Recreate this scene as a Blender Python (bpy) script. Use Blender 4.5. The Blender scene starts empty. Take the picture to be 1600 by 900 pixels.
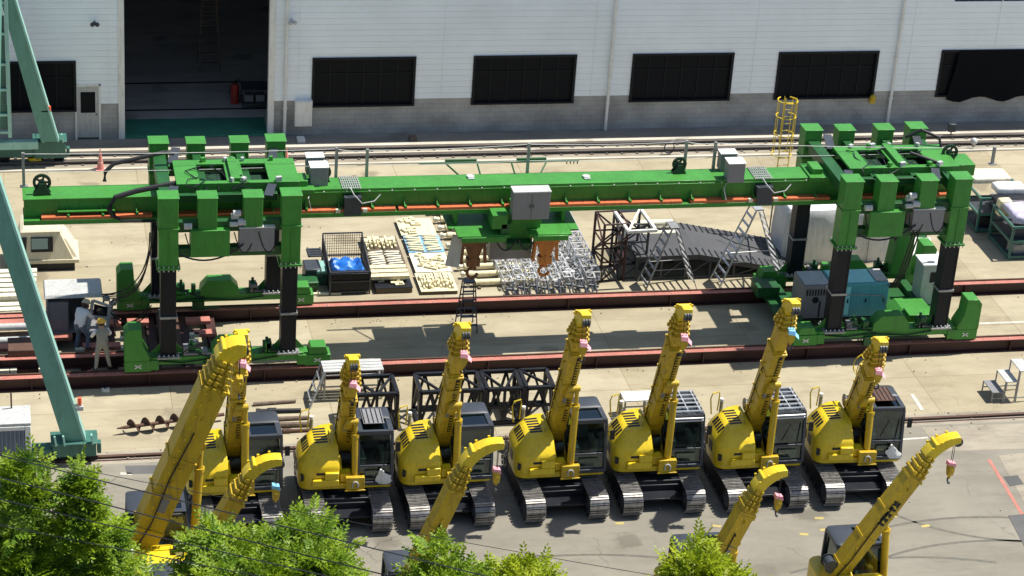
import bpy, bmesh, math, random
from mathutils import Vector, Matrix
random.seed(7)
S = bpy.context.scene
C = S.collection
R = math.radians

# ------------------------------------------------------------------ camera
CAMH = 36.75
PP = (800.0, 450.0); VX = (18200.0, -130.0); VZ = (260.0, 7900.0)
FPX = math.sqrt(-((VX[0]-PP[0])*(VZ[0]-PP[0]) + (VX[1]-PP[1])*(VZ[1]-PP[1])))
cX = Vector((VX[0]-PP[0], -(VX[1]-PP[1]), -FPX)).normalized()
cZ = -Vector((VZ[0]-PP[0], -(VZ[1]-PP[1]), -FPX)).normalized()
cX = (cX - cZ*cX.dot(cZ)).normalized()
cY = cZ.cross(cX)
MW = Matrix((cX, cY, cZ))
cam = bpy.data.cameras.new('camera'); camo = bpy.data.objects.new('camera', cam); C.objects.link(camo)
cam.sensor_width = 36; cam.lens = FPX/1600*36; cam.clip_start = 0.5; cam.clip_end = 3000
camo.matrix_world = Matrix.Translation((0, 0, CAMH)) @ MW.to_4x4()
S.camera = camo

def g(px, py, z=0.0):
    """world point at height z seen at a photo pixel"""
    r = MW @ Vector((px-PP[0], -(py-PP[1]), -FPX)); t = (z-CAMH)/r.z
    return Vector((0, 0, CAMH)) + r*t
def ony(px, py, Y):
    r = MW @ Vector((px-PP[0], -(py-PP[1]), -FPX)); t = Y/r.y
    return Vector((0, 0, CAMH)) + r*t

# ------------------------------------------------------------------ world, sun, exposure
sd = Vector((0.50, 0.08, 1.0)).normalized()
el = math.asin(sd.z); az = math.atan2(sd.x, sd.y)
W = bpy.data.worlds.new('World'); S.world = W; W.use_nodes = True
nt = W.node_tree; nt.nodes.clear()
sk = nt.nodes.new('ShaderNodeTexSky'); sk.sky_type = 'NISHITA'; sk.sun_disc = False
sk.sun_elevation = el; sk.sun_rotation = az
bgn = nt.nodes.new('ShaderNodeBackground'); bgn.inputs['Strength'].default_value = 0.084
wo = nt.nodes.new('ShaderNodeOutputWorld')
nt.links.new(sk.outputs[0], bgn.inputs[0]); nt.links.new(bgn.outputs[0], wo.inputs[0])
sun = bpy.data.lights.new('sun', 'SUN'); sun.energy = 4.6; sun.angle = R(0.53); sun.color = (1, 0.95, 0.86)
suno = bpy.data.objects.new('sun', sun); C.objects.link(suno)
suno.rotation_euler = sd.to_track_quat('Z', 'Y').to_euler(); suno.location = (30, 60, 60)
S.view_settings.view_transform = 'Standard'; S.view_settings.look = 'None'
S.view_settings.exposure = 0.55; S.view_settings.gamma = 1; S.view_settings.use_curve_mapping = False
S.render.engine = 'CYCLES'
S.cycles.max_bounces = 6; S.cycles.diffuse_bounces = 3; S.cycles.glossy_bounces = 3
S.render.resolution_x = 1024; S.render.resolution_y = 576

# ------------------------------------------------------------------ materials
def lk(t, a, b): t.links.new(a, b)
def pm(name, col, rough=0.5, metal=0.0, var=0.12, sc=1.5, dirt=0.0, dcol=(0.12, 0.10, 0.07), bump=0.0, bsc=30, coat=0.0, spec=0.5):
    m = bpy.data.materials.new(name); m.use_nodes = True; t = m.node_tree; b = t.nodes['Principled BSDF']
    geo = t.nodes.new('ShaderNodeNewGeometry')
    n = t.nodes.new('ShaderNodeTexNoise'); n.inputs['Scale'].default_value = sc; n.inputs['Detail'].default_value = 6
    n.inputs['Roughness'].default_value = 0.65
    lk(t, geo.outputs['Position'], n.inputs['Vector'])
    mr = t.nodes.new('ShaderNodeMapRange'); mr.inputs[1].default_value = 0.3; mr.inputs[2].default_value = 0.7
    mr.inputs[3].default_value = 1-var; mr.inputs[4].default_value = 1+var
    lk(t, n.outputs[0], mr.inputs[0])
    mx = t.nodes.new('ShaderNodeMix'); mx.data_type = 'RGBA'; mx.blend_type = 'MULTIPLY'; mx.inputs[0].default_value = 1
    mx.inputs[6].default_value = (*col, 1); lk(t, mr.outputs[0], mx.inputs[7])
    out = mx.outputs[2]
    if dirt > 0:
        n2 = t.nodes.new('ShaderNodeTexNoise'); n2.inputs['Scale'].default_value = sc*2.7; n2.inputs['Detail'].default_value = 8
        n2.inputs['Roughness'].default_value = 0.75
        lk(t, geo.outputs['Position'], n2.inputs['Vector'])
        rp = t.nodes.new('ShaderNodeMapRange'); rp.inputs[1].default_value = 0.52; rp.inputs[2].default_value = 0.72
        rp.inputs[4].default_value = dirt; lk(t, n2.outputs[0], rp.inputs[0])
        m2 = t.nodes.new('ShaderNodeMix'); m2.data_type = 'RGBA'; lk(t, rp.outputs[0], m2.inputs[0])
        lk(t, out, m2.inputs[6]); m2.inputs[7].default_value = (*dcol, 1); out = m2.outputs[2]
    if dirt > 0:
        mp = t.nodes.new('ShaderNodeMapping'); mp.inputs['Scale'].default_value = (7, 7, 0.9); lk(t, geo.outputs['Position'], mp.inputs[0])
        n4 = t.nodes.new('ShaderNodeTexNoise'); n4.inputs['Scale'].default_value = 1.6; n4.inputs['Detail'].default_value = 5; lk(t, mp.outputs[0], n4.inputs['Vector'])
        r4 = t.nodes.new('ShaderNodeMapRange'); r4.inputs[1].default_value = 0.5; r4.inputs[2].default_value = 0.72; r4.inputs[4].default_value = min(.6, dirt*1.1); lk(t, n4.outputs[0], r4.inputs[0])
        m4 = t.nodes.new('ShaderNodeMix'); m4.data_type = 'RGBA'; lk(t, r4.outputs[0], m4.inputs[0]); lk(t, out, m4.inputs[6]); m4.inputs[7].default_value = (*[q*.8 for q in dcol], 1); out = m4.outputs[2]
        n5 = t.nodes.new('ShaderNodeTexNoise'); n5.inputs['Scale'].default_value = 26; n5.inputs['Detail'].default_value = 3; lk(t, geo.outputs['Position'], n5.inputs['Vector'])
        r5 = t.nodes.new('ShaderNodeMapRange'); r5.inputs[1].default_value = 0.64; r5.inputs[2].default_value = 0.70; r5.inputs[4].default_value = dirt; lk(t, n5.outputs[0], r5.inputs[0])
        m5 = t.nodes.new('ShaderNodeMix'); m5.data_type = 'RGBA'; lk(t, r5.outputs[0], m5.inputs[0]); lk(t, out, m5.inputs[6]); m5.inputs[7].default_value = (*[q*.6 for q in dcol], 1); out = m5.outputs[2]
    lk(t, out, b.inputs['Base Color'])
    rr = t.nodes.new('ShaderNodeMapRange'); rr.inputs[3].default_value = max(0.03, rough-0.1); rr.inputs[4].default_value = min(1, rough+0.12)
    lk(t, n.outputs[0], rr.inputs[0]); lk(t, rr.outputs[0], b.inputs['Roughness'])
    b.inputs['Metallic'].default_value = metal
    b.inputs['Specular IOR Level'].default_value = spec
    if coat: b.inputs['Coat Weight'].default_value = coat; b.inputs['Coat Roughness'].default_value = 0.15
    if bump > 0:
        n3 = t.nodes.new('ShaderNodeTexNoise'); n3.inputs['Scale'].default_value = bsc; n3.inputs['Detail'].default_value = 5
        lk(t, geo.outputs['Position'], n3.inputs['Vector'])
        bp = t.nodes.new('ShaderNodeBump'); bp.inputs['Strength'].default_value = bump; bp.inputs['Distance'].default_value = 0.02
        lk(t, n3.outputs[0], bp.inputs['Height']); lk(t, bp.outputs[0], b.inputs['Normal'])
    return m
YEL = pm('yellow_paint', (0.76, 0.55, 0.014), 0.38, var=0.07, dirt=0.25, dcol=(0.35, 0.24, 0.03), coat=0.2)
YEL2 = pm('yellow_paint_worn', (0.57, 0.385, 0.014), 0.45, var=0.12, dirt=0.5, dcol=(0.28, 0.19, 0.04))
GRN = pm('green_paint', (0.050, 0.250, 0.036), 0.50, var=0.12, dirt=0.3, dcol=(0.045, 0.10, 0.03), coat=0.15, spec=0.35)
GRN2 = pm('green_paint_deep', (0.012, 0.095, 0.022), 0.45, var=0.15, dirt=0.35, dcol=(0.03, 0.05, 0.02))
TEAL = pm('teal_paint', (0.115, 0.30, 0.24), 0.5, var=0.1, dirt=0.3, dcol=(0.08, 0.17, 0.13))
TEALD = pm('teal_paint_dark', (0.045, 0.15, 0.12), 0.5, var=0.15, dirt=0.4, dcol=(0.03, 0.06, 0.05))
TEALL = pm('teal_paint_light', (0.30, 0.55, 0.48), 0.5, var=0.1, dirt=0.2, dcol=(0.1, 0.2, 0.16))
BLK = pm('black_steel', (0.014, 0.016, 0.022), 0.4, var=0.3, dirt=0.25, dcol=(0.03, 0.028, 0.026), spec=0.3)
RUB = pm('black_rubber', (0.012, 0.012, 0.014), 0.6, var=0.2)
DGR = pm('dark_grey_paint', (0.042, 0.050, 0.064), 0.4, var=0.15, dirt=0.2, dcol=(0.08, 0.08, 0.08))
MGR = pm('mid_grey_paint', (0.22, 0.22, 0.23), 0.5, var=0.06, dirt=0.15, dcol=(0.13, 0.12, 0.1))
LGR = pm('light_grey_paint', (0.50, 0.51, 0.50), 0.5, var=0.08, dirt=0.3, dcol=(0.2, 0.19, 0.16))
WHT = pm('white_paint', (0.78, 0.78, 0.75), 0.5, var=0.05, dirt=0.25, dcol=(0.4, 0.37, 0.3))
SIL = pm('aluminium', (0.62, 0.63, 0.64), 0.38, metal=0.6, var=0.1, dirt=0.3, dcol=(0.25, 0.24, 0.22))
GALV = pm('galvanised_steel', (0.33, 0.34, 0.34), 0.5, metal=0.4, var=0.15, dirt=0.35, dcol=(0.15, 0.12, 0.09))
SHOE = pm('worn_track_steel', (0.27, 0.26, 0.25), 0.42, metal=0.55, var=0.25, dirt=0.75, dcol=(0.10, 0.085, 0.06), sc=4)
MAR = pm('maroon_primer', (0.050, 0.016, 0.015), 0.6, var=0.3, dirt=0.5, dcol=(0.055, 0.032, 0.026), sc=1.2)
PINK = pm('red_primer', (0.47, 0.17, 0.13), 0.6, var=0.2, dirt=0.6, dcol=(0.24, 0.13, 0.10), sc=1.2)
RAILM = pm('worn_rail_steel', (0.12, 0.105, 0.095), 0.6, var=0.2, dirt=0.4, dcol=(0.07, 0.05, 0.04))
RUST = pm('rusty_steel', (0.10, 0.05, 0.032), 0.75, var=0.3, dirt=0.5, dcol=(0.05, 0.035, 0.03))
ORG = pm('orange_paint', (0.55, 0.19, 0.03), 0.45, var=0.15, dirt=0.4, dcol=(0.2, 0.08, 0.03))
ORAIL = pm('orange_rail', (0.62, 0.16, 0.06), 0.5, var=0.12, dirt=0.45, dcol=(0.22, 0.10, 0.05), sc=3)
BRN = pm('brown_paint', (0.19, 0.075, 0.025), 0.5, var=0.25, dirt=0.4, dcol=(0.06, 0.03, 0.02))
CRM = pm('cream_primer', (0.74, 0.67, 0.44), 0.6, var=0.07, dirt=0.45, dcol=(0.45, 0.38, 0.22), sc=3)
CRM2 = pm('pale_cream_primer', (0.76, 0.72, 0.56), 0.6, var=0.1, dirt=0.5, dcol=(0.42, 0.37, 0.25), sc=3)
BLUE = pm('blue_sheet', (0.02, 0.17, 0.62), 0.45, var=0.2)
LBLU = pm('pale_blue_sheet', (0.22, 0.42, 0.62), 0.6, var=0.15)
WOOD = pm('pallet_wood', (0.10, 0.075, 0.05), 0.8, var=0.3)
TIMB = pm('weathered_timber', (0.17, 0.125, 0.095), 0.8, var=0.35, dirt=0.5, dcol=(0.05, 0.035, 0.03), sc=4)
PNK = pm('pink_cloth', (0.85, 0.36, 0.42), 0.8, var=0.08)
SKY = pm('blue_cloth', (0.22, 0.55, 0.85), 0.8, var=0.08)
CONE = pm('red_plastic', (0.80, 0.12, 0.05), 0.5, var=0.08, dirt=0.25)
PALE = pm('faded_red_plastic', (0.70, 0.25, 0.22), 0.5, var=0.08, dirt=0.25)
GEN = pm('turquoise_paint', (0.10, 0.42, 0.46), 0.4, var=0.1, dirt=0.2)
GENL = pm('pale_turquoise_paint', (0.30, 0.78, 0.80), 0.4, var=0.1, dirt=0.15)
PUR = pm('lilac_sheet', (0.52, 0.48, 0.66), 0.5, var=0.3, sc=4, dirt=.5, dcol=(.7, .7, .74), bump=0.8, bsc=6)
TARP = pm('white_tarpaulin', (0.66, 0.66, 0.67), 0.6, var=0.1, dirt=0.3, dcol=(0.45, 0.44, 0.42), bump=0.6, bsc=4)
SKIN = pm('skin', (0.45, 0.27, 0.18), 0.6, var=0.05)
OVER = pm('grey_overalls', (0.27, 0.27, 0.24), 0.85, var=0.12, sc=6)
TROU = pm('blue_grey_trousers', (0.13, 0.16, 0.22), 0.85, var=0.12, sc=6)
SHRT = pm('white_shirt', (0.72, 0.73, 0.73), 0.85, var=0.05, sc=6)
HELM = pm('yellow_helmet', (0.85, 0.48, 0.05), 0.35, var=0.03)
HELO = pm('beige_helmet', (0.55, 0.48, 0.30), 0.4, var=0.03)
ROOFM = pm('roof_metal', (0.35, 0.38, 0.42), 0.5, var=0.1)
CREAMC = pm('cab_cream', (0.66, 0.60, 0.44), 0.5, var=0.06, dirt=0.2, dcol=(0.4, 0.36, 0.28))
CLAD = pm('white_blue_cladding', (0.88, 0.94, 0.98), 0.45, var=0.06, sc=0.35)
CLADS = pm('cladding_seam', (0.42, 0.47, 0.53), 0.6, var=0.1)
RAMP = pm('charcoal_ramp', (0.065, 0.068, 0.075), 0.7, var=0.15, dirt=0.3, dcol=(0.11, 0.10, 0.095))
def glassy(name, col, rough=0.06):
    m = bpy.data.materials.new(name); m.use_nodes = True; b = m.node_tree.nodes['Principled BSDF']
    b.inputs['Base Color'].default_value = (*col, 1); b.inputs['Roughness'].default_value = rough
    b.inputs['Specular IOR Level'].default_value = 0.7
    return m
GLS = glassy('dark_glass', (0.012, 0.02, 0.024))
GLS2 = glassy('window_glass', (0.004, 0.006, 0.010), 0.45); GLS2.node_tree.nodes['Principled BSDF'].inputs['Specular IOR Level'].default_value = 0.12
GLSL = glassy('pale_glass', (0.22, 0.30, 0.28), 0.1)

def cab_glass(name, tint, mixf=0.30):
    m = bpy.data.materials.new(name); m.use_nodes = True; t = m.node_tree; t.nodes.remove(t.nodes['Principled BSDF'])
    tr = t.nodes.new('ShaderNodeBsdfTransparent'); tr.inputs[0].default_value = (*tint, 1); gl = t.nodes.new('ShaderNodeBsdfGlossy'); gl.inputs['Roughness'].default_value = 0.05; gl.inputs[0].default_value = (.8, .9, .9, 1)
    fr = t.nodes.new('ShaderNodeFresnel'); fr.inputs[0].default_value = 1.6; ad = t.nodes.new('ShaderNodeMath'); ad.inputs[1].default_value = 0.05; lk(t, fr.outputs[0], ad.inputs[0])
    mx = t.nodes.new('ShaderNodeMixShader'); lk(t, ad.outputs[0], mx.inputs[0]); lk(t, tr.outputs[0], mx.inputs[1]); lk(t, gl.outputs[0], mx.inputs[2]); lk(t, mx.outputs[0], t.nodes['Material Output'].inputs[0]); return m
CABG = cab_glass('cab_glass', (0.42, 0.52, 0.50))
def node_mat(name):
    m = bpy.data.materials.new(name); m.use_nodes = True; t = m.node_tree
    return m, t, t.nodes['Principled BSDF']
def ground_mat(name, base, dark, light, slab=None, crack=0.0, stains=0.6, rough=0.9, wet=None):
    m, t, b = node_mat(name)
    geo = t.nodes.new('ShaderNodeNewGeometry'); pos = geo.outputs['Position']
    def noise(s, d=8, r=0.65, vec=None):
        n = t.nodes.new('ShaderNodeTexNoise'); n.inputs['Scale'].default_value = s; n.inputs['Detail'].default_value = d
        n.inputs['Roughness'].default_value = r; lk(t, vec or pos, n.inputs['Vector']); return n.outputs[0]
    def rng(x, a, c, lo=0.0, hi=1.0):
        q = t.nodes.new('ShaderNodeMapRange'); q.inputs[1].default_value = a; q.inputs[2].default_value = c
        q.inputs[3].default_value = lo; q.inputs[4].default_value = hi; lk(t, x, q.inputs[0]); return q.outputs[0]
    def mix(f, a, c, mode='MIX'):
        q = t.nodes.new('ShaderNodeMix'); q.data_type = 'RGBA'; q.blend_type = mode
        if isinstance(f, float): q.inputs[0].default_value = f
        else: lk(t, f, q.inputs[0])
        if isinstance(a, tuple): q.inputs[6].default_value = (*a, 1)
        else: lk(t, a, q.inputs[6])
        if isinstance(c, tuple): q.inputs[7].default_value = (*c, 1)
        else: lk(t, c, q.inputs[7])
        return q.outputs[2]
    mp = t.nodes.new('ShaderNodeMapping'); mp.inputs['Scale'].default_value = (0.35, 1.0, 1.0); lk(t, pos, mp.inputs[0])
    col = mix(rng(noise(0.35), 0.35, 0.68), base, light)
    col = mix(rng(noise(0.9, vec=mp.outputs[0]), 0.46, 0.68, 0, stains), col, dark)
    col = mix(rng(noise(2.6, vec=mp.outputs[0]), 0.52, 0.72, 0, stains*0.75), col, dark)
    col = mix(rng(noise(22, 3), 0.3, 0.7, 0, 0.25), col, light)
    if slab:
        br = t.nodes.new('ShaderNodeTexBrick'); br.offset = 0.0
        br.inputs['Scale'].default_value = 1.0; br.inputs['Brick Width'].default_value = slab[0]; br.inputs['Row Height'].default_value = slab[1]
        br.inputs['Mortar Size'].default_value = 0.016; br.inputs['Mortar Smooth'].default_value = 0.2
        br.inputs['Color1'].default_value = (1, 1, 1, 1); br.inputs['Color2'].default_value = (0.87, 0.85, 0.81, 1); br.inputs['Mortar'].default_value = (0.66, 0.62, 0.55, 1)
        lk(t, pos, br.inputs['Vector']); col = mix(1.0, col, br.outputs[0], 'MULTIPLY')
    blot = t.nodes.new('ShaderNodeTexVoronoi'); blot.inputs['Scale'].default_value = 0.55; nb = t.nodes.new('ShaderNodeVectorMath'); nb.operation = 'MULTIPLY_ADD'
    nz0 = t.nodes.new('ShaderNodeTexNoise'); nz0.inputs['Scale'].default_value = 2.2; nz0.inputs['Detail'].default_value = 5; lk(t, pos, nz0.inputs['Vector'])
    nb.inputs[1].default_value = (.9, .9, 0); lk(t, nz0.outputs['Color'], nb.inputs[0]); lk(t, pos, nb.inputs[2]); lk(t, nb.outputs[0], blot.inputs['Vector'])
    sep = t.nodes.new('ShaderNodeSeparateColor'); lk(t, blot.outputs['Color'], sep.inputs[0])
    a1 = rng(blot.outputs['Distance'], 0.18, 0.30, 1, 0); a2 = rng(sep.outputs[0], 0.62, 0.75, 0, 0.55)
    mm = t.nodes.new('ShaderNodeMath'); mm.operation = 'MULTIPLY'; lk(t, a1, mm.inputs[0]); lk(t, a2, mm.inputs[1]); col = mix(mm.outputs[0], col, tuple(x*0.75 for x in dark))
    m3 = t.nodes.new('ShaderNodeMapping'); m3.inputs['Scale'].default_value = (0.12, 3.2, 1.0); m3.inputs['Rotation'].default_value = (0, 0, 0.04); lk(t, pos, m3.inputs[0])
    col = mix(rng(noise(1.0, 4, vec=m3.outputs[0]), 0.60, 0.70, 0, 0.30), col, dark)
    if crack:
        # warped voronoi edges: long thin cracks
        nz = t.nodes.new('ShaderNodeTexNoise'); nz.inputs['Scale'].default_value = 1.2; nz.inputs['Detail'].default_value = 6; lk(t, pos, nz.inputs['Vector'])
        va = t.nodes.new('ShaderNodeVectorMath'); va.operation = 'MULTIPLY_ADD'; va.inputs[1].default_value = (1.1, 1.1, 0); lk(t, nz.outputs['Color'], va.inputs[0]); lk(t, pos, va.inputs[2])
        vo = t.nodes.new('ShaderNodeTexVoronoi'); vo.feature = 'DISTANCE_TO_EDGE'; vo.inputs['Scale'].default_value = 0.22; lk(t, va.outputs[0], vo.inputs['Vector'])
        k = rng(vo.outputs[0], 0.0, 0.004, crack, 0.0); kk = t.nodes.new('ShaderNodeMath'); kk.operation = 'MULTIPLY'; lk(t, k, kk.inputs[0]); lk(t, rng(noise(0.25, 2), 0.48, 0.6), kk.inputs[1]); k = kk.outputs[0]
        col = mix(k, col, tuple(x*0.45 for x in dark))
    lk(t, col, b.inputs['Base Color']); b.inputs['Roughness'].default_value = rough; b.inputs['Specular IOR Level'].default_value = 0.25
    bp = t.nodes.new('ShaderNodeBump'); bp.inputs['Strength'].default_value = 0.35; bp.inputs['Distance'].default_value = 0.01
    lk(t, noise(35, 4), bp.inputs['Height']); lk(t, bp.outputs[0], b.inputs['Normal'])
    return m
CONC = ground_mat('beige_concrete', (0.365, 0.322, 0.225), (0.225, 0.19, 0.13), (0.45, 0.40, 0.285), slab=(4.9, 3.4), crack=0.5)
ASPH = ground_mat('grey_yard', (0.215, 0.200, 0.162), (0.135, 0.125, 0.10), (0.27, 0.25, 0.205), crack=0.8, stains=0.5)
STRIP = ground_mat('track_bed', (0.27, 0.24, 0.185), (0.17, 0.145, 0.11), (0.38, 0.34, 0.27), crack=0.3, stains=0.8)
KERBM = ground_mat('pale_kerb', (0.50, 0.46, 0.38), (0.33, 0.29, 0.22), (0.58, 0.54, 0.46), stains=0.6)
DARKG = ground_mat('dark_patch', (0.10, 0.10, 0.10), (0.07, 0.07, 0.07), (0.13, 0.13, 0.13))
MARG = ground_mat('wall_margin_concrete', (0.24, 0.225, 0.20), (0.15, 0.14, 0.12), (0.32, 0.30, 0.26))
IFLR = ground_mat('hall_floor', (0.42, 0.38, 0.34), (0.25, 0.23, 0.21), (0.50, 0.46, 0.42))
def block_mat():
    m, t, b = node_mat('concrete_blocks')
    geo = t.nodes.new('ShaderNodeNewGeometry')
    sx = t.nodes.new('ShaderNodeSeparateXYZ'); cx_ = t.nodes.new('ShaderNodeCombineXYZ'); lk(t, geo.outputs['Position'], sx.inputs[0])
    lk(t, sx.outputs[0], cx_.inputs[0]); lk(t, sx.outputs[2], cx_.inputs[1])
    br = t.nodes.new('ShaderNodeTexBrick'); br.inputs['Scale'].default_value = 1; br.inputs['Brick Width'].default_value = 0.42; br.inputs['Row Height'].default_value = 0.21
    br.inputs['Mortar Size'].default_value = 0.008
    br.inputs['Color1'].default_value = (0.42, 0.415, 0.40, 1); br.inputs['Color2'].default_value = (0.375, 0.37, 0.355, 1); br.inputs['Mortar'].default_value = (0.29, 0.285, 0.27, 1)
    lk(t, cx_.outputs[0], br.inputs['Vector'])
    n = t.nodes.new('ShaderNodeTexNoise'); n.inputs['Scale'].default_value = 0.8; n.inputs['Detail'].default_value = 8; lk(t, geo.outputs['Position'], n.inputs['Vector'])
    mr = t.nodes.new('ShaderNodeMapRange'); mr.inputs[1].default_value = 0.3; mr.inputs[2].default_value = 0.7; mr.inputs[3].default_value = 0.7; mr.inputs[4].default_value = 1.2; lk(t, n.outputs[0], mr.inputs[0])
    mx = t.nodes.new('ShaderNodeMix'); mx.data_type = 'RGBA'; mx.blend_type = 'MULTIPLY'; mx.inputs[0].default_value = 1
    lk(t, br.outputs[0], mx.inputs[6]); lk(t, mr.outputs[0], mx.inputs[7]); lk(t, mx.outputs[2], b.inputs['Base Color']); b.inputs['Roughness'].default_value = 0.9
    return m
BLOCK = block_mat()
def leaf_mat(name, c1, c2):
    m, t, b = node_mat(name)
    geo = t.nodes.new('ShaderNodeNewGeometry')
    n = t.nodes.new('ShaderNodeTexNoise'); n.inputs['Scale'].default_value = 1.7; n.inputs['Detail'].default_value = 3; lk(t, geo.outputs['Position'], n.inputs['Vector'])
    mr = t.nodes.new('ShaderNodeMapRange'); mr.inputs[1].default_value = 0.35; mr.inputs[2].default_value = 0.65; lk(t, n.outputs[0], mr.inputs[0])
    mx = t.nodes.new('ShaderNodeMix'); mx.data_type = 'RGBA'; lk(t, mr.outputs[0], mx.inputs[0]); mx.inputs[6].default_value = (*c1, 1); mx.inputs[7].default_value = (*c2, 1)
    m2 = t.nodes.new('ShaderNodeMix'); m2.data_type = 'RGBA'; m2.blend_type = 'MULTIPLY'; m2.inputs[0].default_value = 1
    r2 = t.nodes.new('ShaderNodeMapRange'); r2.inputs[3].default_value = 0.65; r2.inputs[4].default_value = 1.35; lk(t, geo.outputs['Random Per Island'], r2.inputs[0])
    lk(t, mx.outputs[2], m2.inputs[6]); lk(t, r2.outputs[0], m2.inputs[7]); lk(t, m2.outputs[2], b.inputs['Base Color'])
    b.inputs['Roughness'].default_value = 0.45; b.inputs['Specular IOR Level'].default_value = 0.35
    tr = t.nodes.new('ShaderNodeBsdfTranslucent'); lk(t, m2.outputs[2], tr.inputs[0])
    ms = t.nodes.new('ShaderNodeMixShader'); ms.inputs[0].default_value = 0.38
    o = t.nodes['Material Output']; lk(t, b.outputs[0], ms.inputs[1]); lk(t, tr.outputs[0], ms.inputs[2]); lk(t, ms.outputs[0], o.inputs[0])
    return m
LEAF = leaf_mat('leaf_green', (0.12, 0.23, 0.022), (0.29, 0.40, 0.018))
LEAF2 = leaf_mat('leaf_yellow_green', (0.27, 0.37, 0.012), (0.36, 0.42, 0.02))
BARK = pm('bark', (0.12, 0.09, 0.06), 0.9, var=0.3, sc=6)

# ------------------------------------------------------------------ mesh helper
class MB:
    def __init__(s): s.v = []; s.f = []; s.m = []; s.isl = []
    def add(s, vs, fs, mi=0):
        b = len(s.v); s.v += [tuple(v) for v in vs]
        f0 = len(s.f)
        for f in fs: s.f.append([b+i for i in f]); s.m.append(mi)
        s.isl.append((b, len(s.v), f0, len(s.f)))
    def hexa(s, p, mi=0):
        s.add(p, [(0, 3, 2, 1), (4, 5, 6, 7), (0, 1, 5, 4), (1, 2, 6, 5), (2, 3, 7, 6), (3, 0, 4, 7)], mi)
    def box(s, x, y, z, sx, sy, sz, rz=0.0, mi=0):
        c, n = math.cos(rz), math.sin(rz); p = []
        for dz in (-.5, .5):
            for dx, dy in ((-.5, -.5), (.5, -.5), (.5, .5), (-.5, .5)):
                a, b = dx*sx, dy*sy; p.append((x+a*c-b*n, y+a*n+b*c, z+dz*sz))
        s.hexa(p, mi); return s
    def bb(s, x0, x1, y0, y1, z0, z1, mi=0):
        return s.box((x0+x1)/2, (y0+y1)/2, (z0+z1)/2, abs(x1-x0), abs(y1-y0), abs(z1-z0), 0, mi)
    def frame(s, p, q, up=None):
        d = (Vector(q)-Vector(p)).normalized(); u = Vector(up) if up is not None else Vector((0, 0, 1))
        if abs(d.dot(u)) > 0.98: u = Vector((0, 1, 0))
        a = d.cross(u).normalized(); b = a.cross(d).normalized(); return d, a, b
    def beam(s, p, q, w, h, mi=0, up=None, w2=None, h2=None):
        p, q = Vector(p), Vector(q); d, a, b = s.frame(p, q, up); w2 = w if w2 is None else w2; h2 = h if h2 is None else h2
        pts = [p+a*(i*w/2)+b*(j*h/2) for i, j in ((-1, -1), (1, -1), (1, 1), (-1, 1))] + [q+a*(i*w2/2)+b*(j*h2/2) for i, j in ((-1, -1), (1, -1), (1, 1), (-1, 1))]
        s.hexa(pts, mi); return s
    def tube(s, p, q, r, mi=0, n=8, r2=None):
        p, q = Vector(p), Vector(q)
        if (q-p).length < 1e-6: return s
        d, a, b = s.frame(p, q); r2 = r if r2 is None else r2
        c = [(math.cos(2*math.pi*i/n), math.sin(2*math.pi*i/n)) for i in range(n)]
        v = [p+a*(x*r)+b*(y*r) for x, y in c]+[q+a*(x*r2)+b*(y*r2) for x, y in c]
        s.add(v, [(i, (i+1) % n, n+(i+1) % n, n+i) for i in range(n)]+[tuple(range(n-1, -1, -1)), tuple(range(n, 2*n))], mi); return s
    def path(s, pts, r, mi=0, n=6):
        pts = [Vector(p) for p in pts]; rings = []
        for i, p in enumerate(pts):
            d = (pts[min(i+1, len(pts)-1)]-pts[max(i-1, 0)]).normalized()
            u = Vector((0, 0, 1)) if abs(d.z) < 0.9 else Vector((0, 1, 0))
            a = d.cross(u).normalized(); b = a.cross(d)
            rings.append([p+a*(math.cos(2*math.pi*k/n)*r)+b*(math.sin(2*math.pi*k/n)*r) for k in range(n)])
        return s.loft(rings, mi)
    def loft(s, rings, mi=0, cap=True):
        n = len(rings[0]); v = [x for rg in rings for x in rg]; f = []
        for k in range(len(rings)-1):
            for i in range(n): f.append((k*n+i, k*n+(i+1) % n, (k+1)*n+(i+1) % n, (k+1)*n+i))
        if cap: f.append(tuple(range(n-1, -1, -1))); f.append(tuple((len(rings)-1)*n+i for i in range(n)))
        s.add(v, f, mi); return s
    def prism(s, pts, ax, a, b, mi=0):
        def P(u, w, t): return {'x': (t, u, w), 'y': (u, t, w), 'z': (u, w, t)}[ax]
        return s.loft([[P(u, w, a) for u, w in pts], [P(u, w, b) for u, w in pts]], mi)
    def ball(s, c, r, mi=0, sz=1.0, n=10, k=6, half=False):
        rings = []; lo = 0 if half else -90
        for j in range(k+1):
            t = R(lo+(90-lo)*j/k); rr = max(r*math.cos(t), 1e-3)
            rings.append([(c[0]+rr*math.cos(2*math.pi*i/n), c[1]+rr*math.sin(2*math.pi*i/n), c[2]+r*sz*math.sin(t)) for i in range(n)])
        return s.loft(rings, mi)
    def clusters(s):
        """islands (one per add call) grouped when they lie close together"""
        n = len(s.isl)
        if n < 2 or n > 500: return [list(range(n))]
        bx = []
        for v0, v1, f0, f1 in s.isl:
            vs = s.v[v0:v1]; lo = [min(p[i] for p in vs) for i in range(3)]; hi = [max(p[i] for p in vs) for i in range(3)]
            bx.append((lo, hi, max(hi[i]-lo[i] for i in range(3))))
        par = list(range(n))
        def find(i):
            while par[i] != i: par[i] = par[par[i]]; i = par[i]
            return i
        for i in range(n):
            for j in range(i+1, n):
                a, b = find(i), find(j)
                if a == b: continue
                A, B = bx[i], bx[j]
                gap = max(max(A[0][k]-B[1][k], B[0][k]-A[1][k], 0) for k in range(3))
                if gap < 0.33*max(A[2], B[2]): par[a] = b
        out = {}
        for i in range(n): out.setdefault(find(i), []).append(i)
        return list(out.values())
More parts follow.
